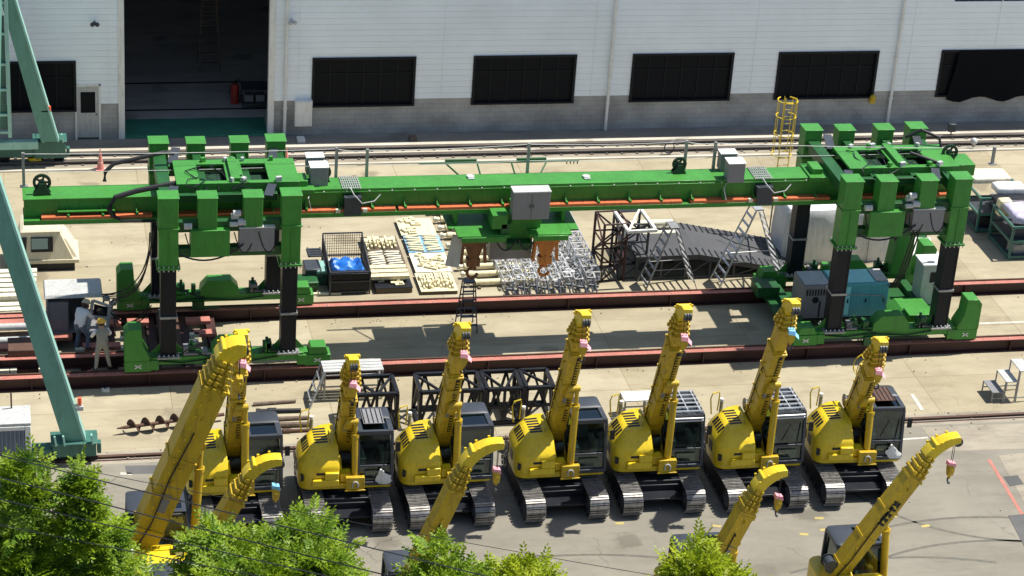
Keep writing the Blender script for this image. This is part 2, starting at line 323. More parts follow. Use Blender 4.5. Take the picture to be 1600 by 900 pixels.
    def build(s, name, mats, parent=None, loc=None, bevel=0.0, ang=38, split=True):
        if split and parent is not None:
            cl = s.clusters()
            if 1 < len(cl) <= 60:
                cl.sort(key=lambda c: -len(c)); res = None
                for c in cl:
                    q = MB()
                    for i in c:
                        v0, v1, f0, f1 = s.isl[i]
                        for f, m in zip(s.f[f0:f1], s.m[f0:f1]): q.f.append([k-v0+len(q.v) for k in f]); q.m.append(m)
                        q.v += s.v[v0:v1]
                    o = q.build(name, mats, parent, loc, bevel, ang, False); res = res or o
                return res
        if not isinstance(mats, (list, tuple)): mats = [mats]
        me = bpy.data.meshes.new(name); me.from_pydata(s.v, [], s.f)
        for m in mats: me.materials.append(m)
        me.polygons.foreach_set('material_index', s.m)
        bm = bmesh.new(); bm.from_mesh(me); bmesh.ops.recalc_face_normals(bm, faces=bm.faces); bm.to_mesh(me); bm.free()
        me.polygons.foreach_set('use_smooth', [True]*len(me.polygons)); me.set_sharp_from_angle(angle=R(ang))
        o = bpy.data.objects.new(name, me); C.objects.link(o)
        if parent: o.parent = parent
        if loc: o.location = loc
        if bevel:
            b = o.modifiers.new('bevel', 'BEVEL'); b.width = bevel; b.segments = 2; b.limit_method = 'ANGLE'; b.angle_limit = R(40)
        return o
def tag(o, label, cat, group=None):
    o['label'] = label; o['category'] = cat
    if group: o['group'] = group
    return o
def thing(name, label, cat, loc=(0, 0, 0), rz=0.0, group=None):
    o = bpy.data.objects.new(name, None); o.empty_display_size = 0.2; C.objects.link(o); o.location = loc; o.rotation_euler = (0, 0, rz)
    return tag(o, label, cat, group)
def struct(o): o['kind'] = 'structure'; return o
def copy_tree(o, parent=None):
    c = o.copy(); C.objects.link(c)
    if parent: c.parent = parent
    for ch in list(o.children): copy_tree(ch, c)
    return c
def rrect(x0, x1, y0, y1, r, z, k=4):
    """rounded rectangle; r = radii at (x1,y1),(x0,y1),(x0,y0),(x1,y0)"""
    pts = []
    for (cx, cy, a0, rr) in ((x1-r[0], y1-r[0], 0, r[0]), (x0+r[1], y1-r[1], 90, r[1]), (x0+r[2], y0+r[2], 180, r[2]), (x1-r[3], y0+r[3], 270, r[3])):
        for i in range(k+1):
            a = R(a0+90*i/k); pts.append((cx+rr*math.cos(a), cy+rr*math.sin(a), z))
    return pts
def ibeam(mb, p, q, h, w, m0=0, m1=0, t=0.03):
    """I-beam whose base line runs p to q; web/underside m0, top flange m1"""
    p, q = Vector(p), Vector(q); u = Vector((0, 0, 1))
    mb.beam(p+u*(t/2), q+u*(t/2), w, t, m0); mb.beam(p+u*(h/2), q+u*(h/2), t, h-2*t-0.004, m0); mb.beam(p+u*(h-t/2), q+u*(h-t/2), w, t, m1)
def lattice(mb, p, q, w, h, bays, r, mi=0, rd=None):
    """box truss from p to q (bottom centre line), width w, height h"""
    p, q = Vector(p), Vector(q); d, a, b = mb.frame(p, q); rd = rd or r*0.6
    cs = [a*(-w/2), a*(w/2), a*(w/2)+b*h, a*(-w/2)+b*h]
    for c in cs: mb.tube(p+c, q+c, r, mi, 6)
    for k in range(bays+1):
        x = p+(q-p)*(k/bays)
        for i in range(4): mb.tube(x+cs[i], x+cs[(i+1) % 4], rd, mi, 5)
        if k < bays:
            y = p+(q-p)*((k+1)/bays)
            for i in range(4):
                j = (i+1) % 4
                if (k+i) % 2: mb.tube(x+cs[i], y+cs[j], rd, mi, 5)
                else: mb.tube(x+cs[j], y+cs[i], rd, mi, 5)
def cat_curve(p, q, sag, n=14):
    p, q = Vector(p), Vector(q)
    return [p+(q-p)*(i/n)-Vector((0, 0, sag*4*(i/n)*(1-i/n))) for i in range(n+1)]

# ================================================================== GROUND
def sheet(name, pts, z, mat, th=0.0):
    mb = MB(); mb.add([(x, y, z) for x, y in pts], [tuple(range(len(pts)))])
    o = mb.build(name, mat); return struct(o)
def rect(x0, x1, y0, y1): return [(x0, y0), (x1, y0), (x1, y1), (x0, y1)]
sheet('ground', rect(-700, 700, -300, 1400), 0.0, CONC)
sheet('yard', rect(-120, 160, -60, 61.45), 0.004, ASPH)
sheet('track_bed', rect(-60, 100, 83.15, 85.2), 0.004, STRIP)
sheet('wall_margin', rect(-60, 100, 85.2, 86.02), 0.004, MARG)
sheet('rail_margin', rect(-60, 100, 61.45, 62.15), 0.004, STRIP)
mb = MB()
for y0, y1 in ((84.72, 84.98), (83.98, 84.10), (82.98, 83.14)): mb.bb(-60, 100, y0, y1, -0.05, 0.05)
struct(mb.build('kerb', KERBM, bevel=0.01))
mb = MB()
for y in (84.38, 83.62): ibeam(mb, (-60, y, 0.0), (100, y, 0.0), 0.13, 0.12, 0, 0, 0.03)
for i in range(180):
    x = -20+i*0.62
    for y in (84.38, 83.62): mb.box(x, y-0.12, 0.02, 0.10, 0.12, 0.03)
struct(mb.build('rail_track', RAILM))
mb = MB(); ibeam(mb, (-60, 61.8, -0.06), (100, 61.8, -0.06), 0.14, 0.10, 0, 1, 0.03); mb.bb(-60, 100, 61.62, 61.69, -0.02, 0.012); mb.bb(-60, 100, 61.91, 61.98, -0.02, 0.012)
struct(mb.build('crane_rail', [MAR, RUST]))
# painted marks and patches on the yard
WLINE = pm('worn_white_line', (0.55, 0.53, 0.47), 0.8, var=0.15, dirt=0.7, dcol=(0.28, 0.26, 0.22), sc=3)
RLINE = pm('faded_red_line', (0.45, 0.17, 0.13), 0.85, var=0.15, dirt=0.6, dcol=(0.26, 0.20, 0.17), sc=3)
YSPOT = pm('faded_yellow_mark', (0.48, 0.38, 0.12), 0.85, var=0.15, dirt=0.6, dcol=(0.24, 0.22, 0.18), sc=4)
def line(name, p, q, w, mat):
    mb = MB(); strip(mb, p, q, w); struct(mb.build(name, mat))
def strip(mb, p, q, w, z=0.008):
    p, q = Vector(p), Vector(q); d = (q-p); d.z = 0; d.normalize(); n = Vector((-d.y, d.x, 0))*(w/2)
    mb.add([(v.x, v.y, z) for v in (p-n, q-n, q+n, p+n)], [(0, 1, 2, 3)])
for a_, b_, w_ in ((g(1425, 616), g(1441, 641), .13), (g(1405, 687), g(1450, 684), .10), (g(1240, 516), (60, g(1600, 506).y, 0), .12), (g(188, 740), g(206, 741), .14)): line('white_line', a_, b_, w_, WLINE)
mb = MB(); strip(mb, g(1545, 718), g(1604, 815), 0.12); struct(mb.build('red_line', RLINE))
mb = MB()
for px, py in ((1280, 810), (1256, 835), (1446, 822), (1120, 822), (1288, 828), (968, 818), (1395, 806)):
    c = g(px, py); a = random.uniform(-.4, .4); line('yellow_mark', c-Vector((.13*math.cos(a), .13*math.sin(a), 0)), c+Vector((.13*math.cos(a), .13*math.sin(a), 0)), 0.12, YSPOT)
TYRE = pm('tyre_rubber_mark', (0.13, 0.122, 0.10), 0.85, var=0.25, sc=5)
def tyre(pts, w=.16):
    pts = [Vector(p) for p in pts]; mb = MB(); L_, R_ = [], []
    for i, p in enumerate(pts):
        d = (pts[min(i+1, len(pts)-1)]-pts[max(i-1, 0)]).normalized(); n = Vector((-d.y, d.x, 0))*(w/2); L_.append((p.x-n.x, p.y-n.y, .0065)); R_.append((p.x+n.x, p.y+n.y, .0065))
    k = len(pts); mb.add(L_+R_, [(i, i+1, k+i+1, k+i) for i in range(k-1)]); struct(mb.build('tyre_mark', TYRE))
for (cx_, cy_, rr_, a0, a1) in ((27.5, 47.0, 9.0, 60, 118), (27.5, 47.0, 7.7, 58, 112), (15.0, 44.0, 11.2, 62, 104), (29.8, 60.0, 5.5, 200, 262), (24.5, 44.5, 9.6, 70, 108)):
    tyre([(cx_+rr_*math.cos(R(a0+(a1-a0)*i/16)), cy_+rr_*math.sin(R(a0+(a1-a0)*i/16)), 0) for i in range(17)], .10)
GRIT = pm('pale_grit', (0.34, 0.31, 0.25), 0.9, var=.4, sc=20)
mb = MB(); rg_ = random.Random(5)
for i in range(900):
    zone = rg_.random()
    if zone < .35: x, y = rg_.uniform(-2, 42), rg_.gauss(61.7, .35)
    elif zone < .6: x, y = rg_.uniform(0, 44), rg_.gauss(84.0, .6)
    elif zone < .8: x, y = rg_.uniform(-1, 38), rg_.choice((66.0, 70.2))-abs(rg_.gauss(0, .25))
    else: x, y = rg_.uniform(-1, 36), rg_.uniform(52, 82)
    q = rg_.uniform(.012, .045); mb.box(x, y, q*.4+.006, q, q*rg_.uniform(.6, 1.4), q*.8, rg_.random()*3)
o = mb.build('gravel', GRIT, split=False); o['kind'] = 'stuff'
def patch(name, pix, mat, z=0.008):
    mb = MB(); pts = [g(*p) for p in pix]; mb.add([(p.x, p.y, z) for p in pts], [tuple(range(len(pts)))]); struct(mb.build(name, mat))
patch('concrete_patch', [(1560, 712), (1600, 708), (1640, 800), (1608, 800)], STRIP)
patch('drain_cover', [(1568, 745), (1590, 743), (1600, 757), (1578, 760)], DARKG, 0.012)
patch('dark_patch', [(1575, 806), (1640, 800), (1680, 900), (1625, 900)], DARKG, 0.014)
patch('repair_patch', [(1440, 668), (1600, 662), (1640, 700), (1470, 706)], STRIP)
patch('repair_patch', [(195, 728), (245, 727), (247, 740), (198, 741)], DARKG)

# ================================================================== WAREHOUSE
YF = 86.0
wh = thing('warehouse', 'long white blue clad warehouse with a block base, dark windows and a tall open doorway', 'building', (0, 0, 0))
WFR = pm('window_frame_dark', (0.012, 0.014, 0.018), 0.6, spec=0.2)
NET = pm('black_net', (0.008, 0.009, 0.011), 0.9, spec=0.05)
WIN = [(-6.2, -2.2), (-1.35, 2.78), (11.95, 15.95), (18.35, 22.45), (24.85, 29.0), (30.98, 35.2), (38.02, 42.6), (45.5, 49.5)]
DX0, DX1 = 4.62, 10.24
XL, XR, HT = -24.0, 62.0, 8.6
def spans(x0, x1, holes):
    out = []; c = x0
    for a, b in sorted(holes):
        if a > c: out.append((c, a))
        c = max(c, b)
    if c < x1: out.append((c, x1))
    return out
mb = MB()
pitch = 0.2433; z = 1.47; k = 0
while z < HT:
    z2 = min(z+pitch, HT); holes = []
    if z2 < 3.35: holes += WIN
    if z2 < 6.9: holes.append((DX0-.14, DX1+.14))
    if z2 < 2.30: holes.append((2.80, 3.72))
    if z > 5.3 and z2 < 7.0: holes.append((38.2, 44.2))
    for a, b in spans(XL, XR, holes):
        mb.hexa([(a, YF-0.035, z+.014), (b, YF-0.035, z+.014), (b, YF+.12, z+.014), (a, YF+.12, z+.014), (a, YF-0.018, z2), (b, YF-0.018, z2), (b, YF+.12, z2), (a, YF+.12, z2)], 0)
        mb.bb(a, b, YF+0.0, YF+.12, z, z+.014, 1)
    z = z2
mb.build('cladding', [CLAD, CLADS], wh)
mb = MB()
for a, b in spans(XL, XR, [(DX0-.14, DX1+.14), (2.80, 3.72)]): mb.bb(a, b, YF-.0, YF+.2, -0.05, 1.20)
for a, b in spans(XL, XR, WIN+[(DX0-.14, DX1+.14), (2.80, 3.72)]): mb.bb(a, b, YF-.0, YF+.2, 1.203, 1.465)
mb.build('block_wall', BLOCK, wh)
mb = MB()      # vertical panel joints in the cladding
for x in (0.2, 4.1, 11.4, 17.1, 23.2, 29.9, 36.6, 40.3, 44): mb.bb(x-.02, x+.02, YF-.05, YF-.034, 1.5, HT)
mb.build('joint_strip', CLAD, wh)
mb = MB()
for x in (DX0-.08, DX1+.08): mb.bb(x-.12, x+.12, YF-.06, YF+.25, 0, 6.9)
mb.bb(DX0-.2, DX1+.2, YF-.06, YF+.25, 6.9, 7.15)
mb.build('door_frame', WHT, wh, bevel=.01)
for i, (a, b) in enumerate(WIN):
    f = MB()
    f.bb(a-.05, b+.05, YF-.09, YF+.1, 3.18, 3.27); f.bb(a-.05, b+.05, YF-.09, YF+.1, 1.19, 1.26)
    for x in (a, b): f.bb(x-.05, x+.05, YF-.075, YF+.1, 1.26, 3.18)
    n = 6
    for q in range(1, n): f.bb(a+(b-a)*q/n-.02, a+(b-a)*q/n+.02, YF+.03, YF+.06, 1.26, 3.18)
    f.bb(a+.05, b-.05, YF+.032, YF+.058, 2.55, 2.58)
    w = f.build('window', WFR, wh); p = MB(); p.bb(a+.05, b-.05, YF+.065, YF+.09, 1.26, 3.18); p.build('pane', GLS2, w)
w = MB(); w.bb(38.2, 44.2, YF-.03, YF+.1, 5.45, 5.53); w.bb(38.2, 44.2, YF-.03, YF+.1, 6.9, 6.98)
for i in range(13): w.bb(38.2+i*.5-.025, 38.2+i*.5+.025, YF, YF+.05, 5.53, 6.9)
w = w.build('window', DGR, wh); p = MB(); p.bb(38.2, 44.2, YF+.06, YF+.08, 5.53, 6.9); p.build('pane', GLS2, w)
p = MB()      # net hanging over the right window
N = 14
rows = [[(38.5+(42.4-38.5)*i/N+ (0.25-j*0.06 if i == 0 else 0), YF-.12-.03*math.sin(i*1.7+j), 3.24-j*(2.15+.12*math.sin(i*.9))/5) for i in range(N+1)] for j in range(6)]
vs = [q for r_ in rows for q in r_]; p.add(vs+[(x, y-.008, z_) for x, y, z_ in vs], [(j*(N+1)+i, j*(N+1)+i+1, (j+1)*(N+1)+i+1, (j+1)*(N+1)+i) for j in range(5) for i in range(N)]+[(90-6+j*0+(j*(N+1)+i), 84+j*(N+1)+i+1, 84+(j+1)*(N+1)+i+1, 84+(j+1)*(N+1)+i) for j in range(0) for i in range(N)])
p.build('window_net', NET, wh)
d = MB(); d.bb(2.84, 3.68, YF-.03, YF+.04, .08, 2.22); d = d.build('side_door', LGR, wh, bevel=.01)
p = MB(); p.bb(2.98, 3.54, YF-.038, YF-.028, 1.12, 1.98); p.build('pane', GLS2, d)
p = MB()
for x in (2.80, 3.71): p.bb(x-.04, x+.04, YF-.06, YF+.12, 0, 2.3)
p.bb(2.76, 3.75, YF-.06, YF+.12, 2.24, 2.3); p.build('frame', WHT, d)
p = MB(); p.tube((3.58, YF-.07, 1.05), (3.58, YF-.03, 1.05), .03); p.build('handle', BLK, d)
for x in (10.86, 23.9, 36.0):
    p = MB(); p.tube((x, YF-.13, 0.02), (x, YF-.13, HT), .065, 0, 10)
    for z in (1.2, 3.0, 4.6, 6.2): p.tube((x, YF-.13, z-.05), (x, YF-.13, z+.05), .085, 0, 10)
    p.build('downpipe', WHT, wh)
for x in (3.55, 11.05):
    p = MB(); p.bb(x-.05, x+.05, YF-.12, YF-.03, 4.75, 4.85); p.tube((x, YF-.1, 4.8), (x, YF-.32, 4.86), .03); p.ball((x-.09, YF-.36, 4.84), .09, 0); p.ball((x+.09, YF-.36, 4.84), .09, 0)
    p.build('flood_light', [DGR if x < 5 else LGR], wh)
b = MB(); b.bb(11.24, 11.92, YF-.28, YF-.0, .48, 1.55); b = b.build('meter_box', WHT, wh, bevel=.015)
p = MB(); p.bb(11.29, 11.87, YF-.295, YF-.282, .53, 1.5); p.build('lid', WHT, b)
p = MB(); p.ball((35.2, YF-.16, 1.25), .14); p.bb(35.1, 35.3, YF-.2, YF, 1.0, 1.2); p.build('bell', YEL2, wh)
# shell and hall interior
mb = MB(); mb.bb(XL, XR, 112, 112.3, 0, HT); mb.bb(XL, XL+.3, YF+.13, 112, 0, HT); mb.bb(XR-.3, XR, YF+.13, 112, 0, HT)
mb.build('hall_wall', pm('hall_wall_paint', (.30, .34, .40), .8), wh)
mb = MB(); mb.prism([(YF-.35, HT-.1), (99, 13.2), (112.8, HT-.1), (112.8, HT+.15), (99, 13.5), (YF-.35, HT+.15)], 'x', XL-.4, XR+.4); mb.build('roof', ROOFM, wh)
mb = MB(); mb.add([(XL, YF+.2, .06), (XR, YF+.2, .06), (XR, 112, .06), (XL, 112, .06)], [(0, 1, 2, 3)]); mb.build('hall_floor', IFLR, wh)
mb = MB(); mb.bb(DX0, DX1, YF-.05, YF+1.75, .02, .07); mb.build('floor_marking', pm('green_floor', (0.05, 0.22, 0.15), .5, var=.2), wh)
mb = MB(); mb.bb(DX0-3, DX1+3, 88.62, 88.70, .05, .09); mb.bb(DX0-3, DX1+3, 91.5, 91.58, .05, .09); mb.build('floor_rail', BLK, wh)

# things inside the hall
def stepladder(name, label, base, w, h, spread, rz, mat, rungs, group=None):
    """A-frame ladder: rungs on the front (-X local) side, struts behind"""
    t = thing(name, label, 'ladder', base, rz, group)
    f = MB()
    for s in (-1, 1): f.beam((-spread/2, s*w/2, 0), (-.12, s*w*.32, h), .07, .03)
    f.build('front_frame', mat, t)
    rr = MB()
    for k in range(1, rungs+1):
        u = k/(rungs+1); x = -spread/2+(spread/2-.12)*u; ww = w*(1-.36*u)
        rr.box(x, 0, h*u, .09, ww, .03)
    rr.build('rung', mat, t)
    b = MB()
    for s in (-1, 1): b.beam((spread/2, s*w/2, 0), (.12, s*w*.32, h), .07, .03)
    for k in range(1, rungs+1):
        u = k/(rungs+1); x = spread/2-(spread/2-.12)*u; ww = w*(1-.36*u); b.box(x, 0, h*u, .06, ww, .03)
    b.build('rear_frame', mat, t)
    p = MB(); p.box(0, 0, h+.02, .32, w*.66, .05); p.build('top_platform', mat, t)
    s_ = MB(); u = .35
    for s in (-1, 1): s_.tube((-spread/2*(1-u), s*w*.42, h*u), (spread/2*(1-u), s*w*.42, h*u), .013)
    s_.build('spreader', mat, t)
    return t
stepladder('stepladder', 'timber coloured stepladder standing inside the dark warehouse doorway', (8.55, 93.3, .06), .85, 3.6, 1.2, R(90), TIMB, 8)
t = thing('parts_cart', 'dark cart stacked with grey crates just inside the right of the doorway', 'cart', (10.0, 88.9, .06))
mb = MB(); mb.bb(-.55, .6, -.5, .5, .25, .32); mb.bb(-.55, .6, -.5, .5, .85, .9)
for x in (-.5, .55):
    for y in (-.45, .45): mb.tube((x, y, .1), (x, y, .95), .025)
mb.build('frame', DGR, t)
for x in (-.25, .2): mb = MB(); mb.bb(x-.18, x+.18, -.3, .25, .32, .6); mb.build('crate', MGR, t, bevel=.02)
t = thing('fire_extinguisher', 'red fire extinguisher beside the cart in the warehouse doorway', 'extinguisher', (9.25, 89.3, .06))
mb = MB(); mb.tube((0, 0, 0), (0, 0, .75), .17, 0, 12); mb.ball((0, 0, .75), .17, 0, .6, half=True); mb.build('tank', pm('extinguisher_red', (.35, .03, .02), .5), t)
mb = MB(); mb.tube((0, 0, .85), (0, 0, .97), .04); mb.beam((0, 0, .97), (.16, 0, 1.0), .04, .03); mb.path([(0, 0, .9), (-.2, 0, .8), (-.22, 0, .4)], .02); mb.build('valve', BLK, t)

# ================================================================== PORTAL CRANE (teal), legs at the left edge
pc = thing('portal_crane', 'teal portal crane standing on box legs at the left edge of the yard', 'crane')
def cleg(Y, p0, p1, w0, w1, d, name='leg'):
    mb = MB(); (x0, z0), (x1, z1) = p0, p1
    mb.beam((x0, Y, z0), (x1, Y, z1), w0, d, 0, up=(0, 1, 0), w2=w1, h2=d) if False else mb.hexa([(x0-w0/2, Y-d/2, z0), (x0+w0/2, Y-d/2, z0), (x0+w0/2, Y+d/2, z0), (x0-w0/2, Y+d/2, z0), (x1-w1/2, Y-d/2, z1), (x1+w1/2, Y-d/2, z1), (x1+w1/2, Y+d/2, z1), (x1-w1/2, Y+d/2, z1)])
    o = mb.build(name, TEAL, pc, bevel=.015)
    e = MB(); dx, dz = (x1-x0), (z1-z0); L = math.hypot(dx, dz); nx, nz = -dz/L, dx/L
    for sgn in (1,):
        e.hexa([(x0+w0/2-.02, Y-d/2-.03, z0), (x0+w0/2+.05, Y-d/2-.03, z0), (x0+w0/2+.05, Y+d/2+.03, z0), (x0+w0/2-.02, Y+d/2+.03, z0), (x1+w1/2-.02, Y-d/2-.03, z1), (x1+w1/2+.05, Y-d/2-.03, z1), (x1+w1/2+.05, Y+d/2+.03, z1), (x1+w1/2-.02, Y+d/2+.03, z1)])
    e.build('edge_flange', TEALL, o)
    return o
def teal_bogie(Y, x0, x1, zt):
    b = MB(); b.bb(x0, x1, Y-.32, Y+.32, .28, zt); b.bb(x0-1.6, x0, Y-.22, Y+.22, .30, zt*.72); b.bb(x0-.05, x1+.05, Y-.4, Y+.4, zt, zt+.05)
    for x in (x1+.03,): b.bb(x, x+.12, Y-.12, Y+.12, .25, .6)
    o = b.build('bogie', TEALD, pc, bevel=.02)
    for x in (x0+.15, x1-.25, x0-1.1):
        w = MB(); w.tube((x, Y-.1, .22), (x, Y+.1, .22), .2, 0, 16); w.build('wheel', BLK, o)
    l = MB()
    for x in (x0+.1, x0+.35, x1-.1): l.beam((x, Y-.35, zt), (x-.04, Y-.35, zt+.32), .05, .12)
    l.build('gusset', TEALL, o)
cleg(61.8, (-.75, 10.6), (1.78, .72), .48, .62, .46)
teal_bogie(61.8, 1.15, 2.42, .72)
cleg(83.6, (-.35, 9.5), (1.72, 1.05), .45, .62, .5)
teal_bogie(83.9, 1.15, 2.32, .95)
mb = MB()
for x in (-.35, .28):
    mb.beam((x, 83.3, 1.3), (x, 83.3, 12.0), .14, .14)
for z in (1.5, 2.2, 3.2, 4.2, 5.4, 6.6): mb.beam((-.35, 83.3, z), (.28, 83.3, z), .10, .10)
mb.beam((-2.5, 83.4, .95), (1.3, 83.4, .95), .3, .3); mb.beam((-.2, 83.3, 1.3), (-1.5, 83.3, 3), .05, .05)
mb.build('ladder_tower', TEALL, pc, bevel=.01)
mb = MB(); mb.bb(-.28, .2, 83.35, 83.9, 1.6, 5.9); mb.build('stair_casing', TEALD, pc)
mb = MB(); mb.beam((-.75, 61.6, 10.6), (-.35, 83.8, 10.4), 1.3, 1.2); mb.beam((-12, 62.2, 11), (-.4, 62.2, 11), .9, 1.2); mb.beam((-12, 83.4, 11), (-.1, 83.4, 11), .9, 1.2); mb.build('portal_beam', TEAL, pc, bevel=.02)
for q in ((61.8, -11), (83.6, -11)): cleg(q[0], (-10.5, 10.6), (-12.5, .9), .5, .7, .5)
for Y in (61.8, 83.9):
    b = MB(); b.bb(-13.2, -11.6, Y-.32, Y+.32, .1, .95); b.build('bogie', TEALD, pc, bevel=.02)
mb = MB(); mb.bb(1.60, 2.02, 61.60, 61.66, 1.93, 1.98); mb.bb(1.86, 2.06, 61.55, 61.71, 1.80, 1.93); lb_ = mb.build('lamp_bracket', LGR, pc, split=False); mb = MB(); mb.tube((1.96, 61.63, 1.98), (1.96, 61.63, 2.2), .06, 0, 12); mb.build('warning_lamp', CONE, lb_)
mb = MB(); mb.bb(1.45, 1.80, 83.35, 83.41, 2.26, 2.31); lb_ = mb.build('lamp_bracket', LGR, pc); mb = MB(); mb.tube((1.74, 83.38, 2.31), (1.74, 83.38, 2.48), .06, 0, 12); mb.build('warning_lamp', CONE, lb_)

# ================================================================== STEEL TRACK BEAMS
def track_beam(Y, x0, x1, h, label, z0=0.0):
    t = thing('track_beam', label, 'steel beam', ((x0+x1)/2, Y, z0), group='maroon steel track beams')
    L = (x1-x0)/2; mb = MB(); ibeam(mb, (-L, 0, 0), (L, 0, 0), h, .34, 0, 0, .035)
    n = int(2*L/3.6)
    for i in range(n+1):
        x = -L+.1+i*(2*L-.2)/max(n, 1)
        mb.bb(x-.015, x+.015, -.15, .15, .036, h-.036)
    mb.build('web', MAR, t)
    mb = MB(); mb.bb(-L, L, -.168, .05, h+.001, h+.008); mb.build('flange_paint', PINK, t)
    mb = MB(); mb.bb(-L, L, .06, .12, h+.002, h+.05); mb.build('rail', RUST, t)
    mb = MB()
    for i in range(int(2*L/1.2)): x = -L+.5+i*1.2; mb.tube((x, -.07, h+.005), (x, -.07, h+.03), .022)
    mb.build('bolt', LGR, t)
    return t
track_beam(66.25, -14, 48, .45, 'long maroon track beam nearest the yellow cranes, carrying the green gantry')
track_beam(70.45, -14, 48, .45, 'long maroon track beam farther back, in front of the stacked parts')
track_beam(66.95, -8, 3.55, .40, 'short maroon beam raised beside the front track under the standing worker', .36)
mb = MB()
t = thing('steel_cradle', 'maroon steel cradle of cross beams between the tracks under the workers', 'steel frame', (0, 0, 0))
for x in (-2.4, -.6, 1.35, 2.35, 3.2, 4.55, 5.6, 6.5): ibeam(mb, (x, 66.5, .0), (x, 70.2, .0), .34, .3, 0, 0, .03)
mb.build('cross_beam', MAR, t)
mb = MB()
for x, y, s in ((-.3, 66.75, .55), (1.05, 66.75, .35), (2.2, 67.95, .3), (3.65, 67.15, .3), (3.65, 67.95, .3), (3.68, 68.6, .35), (2.95, 68.55, .35), (5.9, 68.7, .3), (5.85, 68.25, .3), (.1, 66.75, .2), (2.2, 67.6, .22), (4.0, 66.7, .2)): mb.box(x, y, .40, s, .16, .12)
mb.build('packing_block', CRM2, t)
mb = MB()
for x0, x1, y in ((-1.5, .8, 70.0), (1.9, 3.6, 69.75), (3.8, 4.5, 69.75), (5.7, 6.5, 69.7), (2.3, 3.5, 68.15), (-1.5, 1.2, 68.3), (5.9, 6.6, 68.8), (1.0, 2.0, 68.9)): mb.bb(x0, x1, y-.17, y+.17, .345, .46)
mb.build('pad_plate', PINK, t)
mb = MB()
for x in (5.1,): mb.bb(x-.35, x+.35, 67.4, 70.1, .36, .50)
mb.build('saddle', RUST, t)

# ================================================================== GREEN GANTRY
gc = thing('gantry_crane', 'huge green twin portal gantry with one long box girder spanning the yard', 'gantry crane')
Y1, Y2, YC = 66.40, 70.65, 68.5
mb = MB()
mb.bb(0.55, 31.7, YC-.50, YC+.46, 5.67, 5.71); mb.bb(0.58, 31.66, YC-.40, YC+.34, 5.065, 5.668); mb.bb(0.55, 31.7, YC-.71, YC+.34, 5.02, 5.06)
mb.bb(9.4, 26.9, YC-.47, YC+.44, 5.712, 5.80); mb.bb(0.55, 31.7, YC-.73, YC-.712, 4.93, 5.08)
girder = mb.build('main_girder', GRN, gc, bevel=.008)
mb = MB()
for a, b in ((1.1, 4.5), (4.9, 8.7), (9.1, 10.9), (11.1, 12.2), (12.3, 16.3), (16.4, 21.7), (22.0, 26.8), (27.2, 31.5)): mb.bb(a, b, YC-.705, YC-.42, 5.062, 5.17)
mb.build('trolley_rail', ORAIL, girder)
mb = MB()
x = 1.9
while x < 31.4:
    mb.add([(x-.015, YC-.40, 5.18), (x-.015, YC-.68, 5.18), (x-.015, YC-.40, 5.45), (x+.015, YC-.40, 5.18), (x+.015, YC-.68, 5.18), (x+.015, YC-.40, 5.45)], [(0, 1, 2), (3, 5, 4), (0, 3, 4, 1), (1, 4, 5, 2), (2, 5, 3, 0)])
    mb.box(x+.03, YC-.60, 5.21, .06, .22, .05); x += 1.06
mb.build('rail_clamp', GRN, girder)
mb = MB(); mb.bb(1.6, 3.35, YC-.62, YC-.40, 5.28, 5.32); mb.build('ledge', GRN, girder)
mb = MB()
for x in [9.9+.73*i for i in range(23)]: mb.box(x, YC-.505, 5.725, .04, .03, .03)
mb.build('edge_bolt', WHT, girder)
for px in (735, 916):
    mb = MB(); c = g(px, 277, 5.8); mb.tube((c.x, c.y, 5.8), (c.x, c.y, 5.86), .13, 0, 12); mb.bb(c.x-.1, c.x+.1, c.y-.2, c.y-.1, 5.8, 5.84); mb.build('hatch_cover', LGR, girder)
# handrail posts and wire rope along the girder
posts = []
for px, yb, yt in ((37, 285, 236), (523, 275, 228), (570, 272, 228), (822, 270, 222), (1067, 265, 218), (1111, 262, 218), (1535, 240, 213)):
    b = g(px, yb, 5.71); zt = 5.71+(yb-yt)/43.0; posts.append((b.x, 69.0, zt))
    mb = MB(); mb.beam((b.x, 69.0, 5.7), (b.x, 69.0, zt), .09, .09); mb.bb(b.x-.12, b.x+.12, 68.9, 69.1, 5.70, 5.73); mb.build('handrail_post', GALV, gc)
mb = MB()
for a, b in zip(posts, posts[1:]):
    mb.path(cat_curve((a[0], a[1], a[2]-.04), (b[0], b[1], b[2]-.04), .05, 8), .012, 0, 4); mb.path(cat_curve((a[0], a[1], 6.2), (b[0], b[1], 6.2), .05, 8), .010, 0, 4)
mb.build('wire_rope', LGR, gc)
SHV = pm('dark_green_iron', (0.008, 0.04, 0.018), 0.5)
def sheave(x, y, z, r=.3):
    mb = MB(); n = 20
    for k in range(n):
        a, b = 2*math.pi*k/n, 2*math.pi*(k+1)/n; mb.beam((x+r*math.cos(a), y, z+r*math.sin(a)), (x+r*math.cos(b), y, z+r*math.sin(b)), .09, .07, up=(0, 1, 0))
    for k in range(5):
        a = 2*math.pi*k/5; mb.beam((x, y, z), (x+r*math.cos(a), y, z+r*math.sin(a)), .06, .05, up=(0, 1, 0))
    mb.tube((x, y-.08, z), (x, y+.08, z), .09)
    mb.prism([(x-.28, 5.7), (x+.28, 5.7), (x+.08, z), (x-.08, z)], 'y', y-.14, y-.09); mb.prism([(x-.28, 5.7), (x+.28, 5.7), (x+.08, z), (x-.08, z)], 'y', y+.09, y+.14)
    mb.build('rope_sheave', SHV, gc)
sheave(1.15, YC-.1, 6.1, .24); sheave(31.15, YC+.1, 6.35, .24); sheave(9.95, YC+.2, 6.1, .22); sheave(21.75, YC+.2, 6.1, .2)
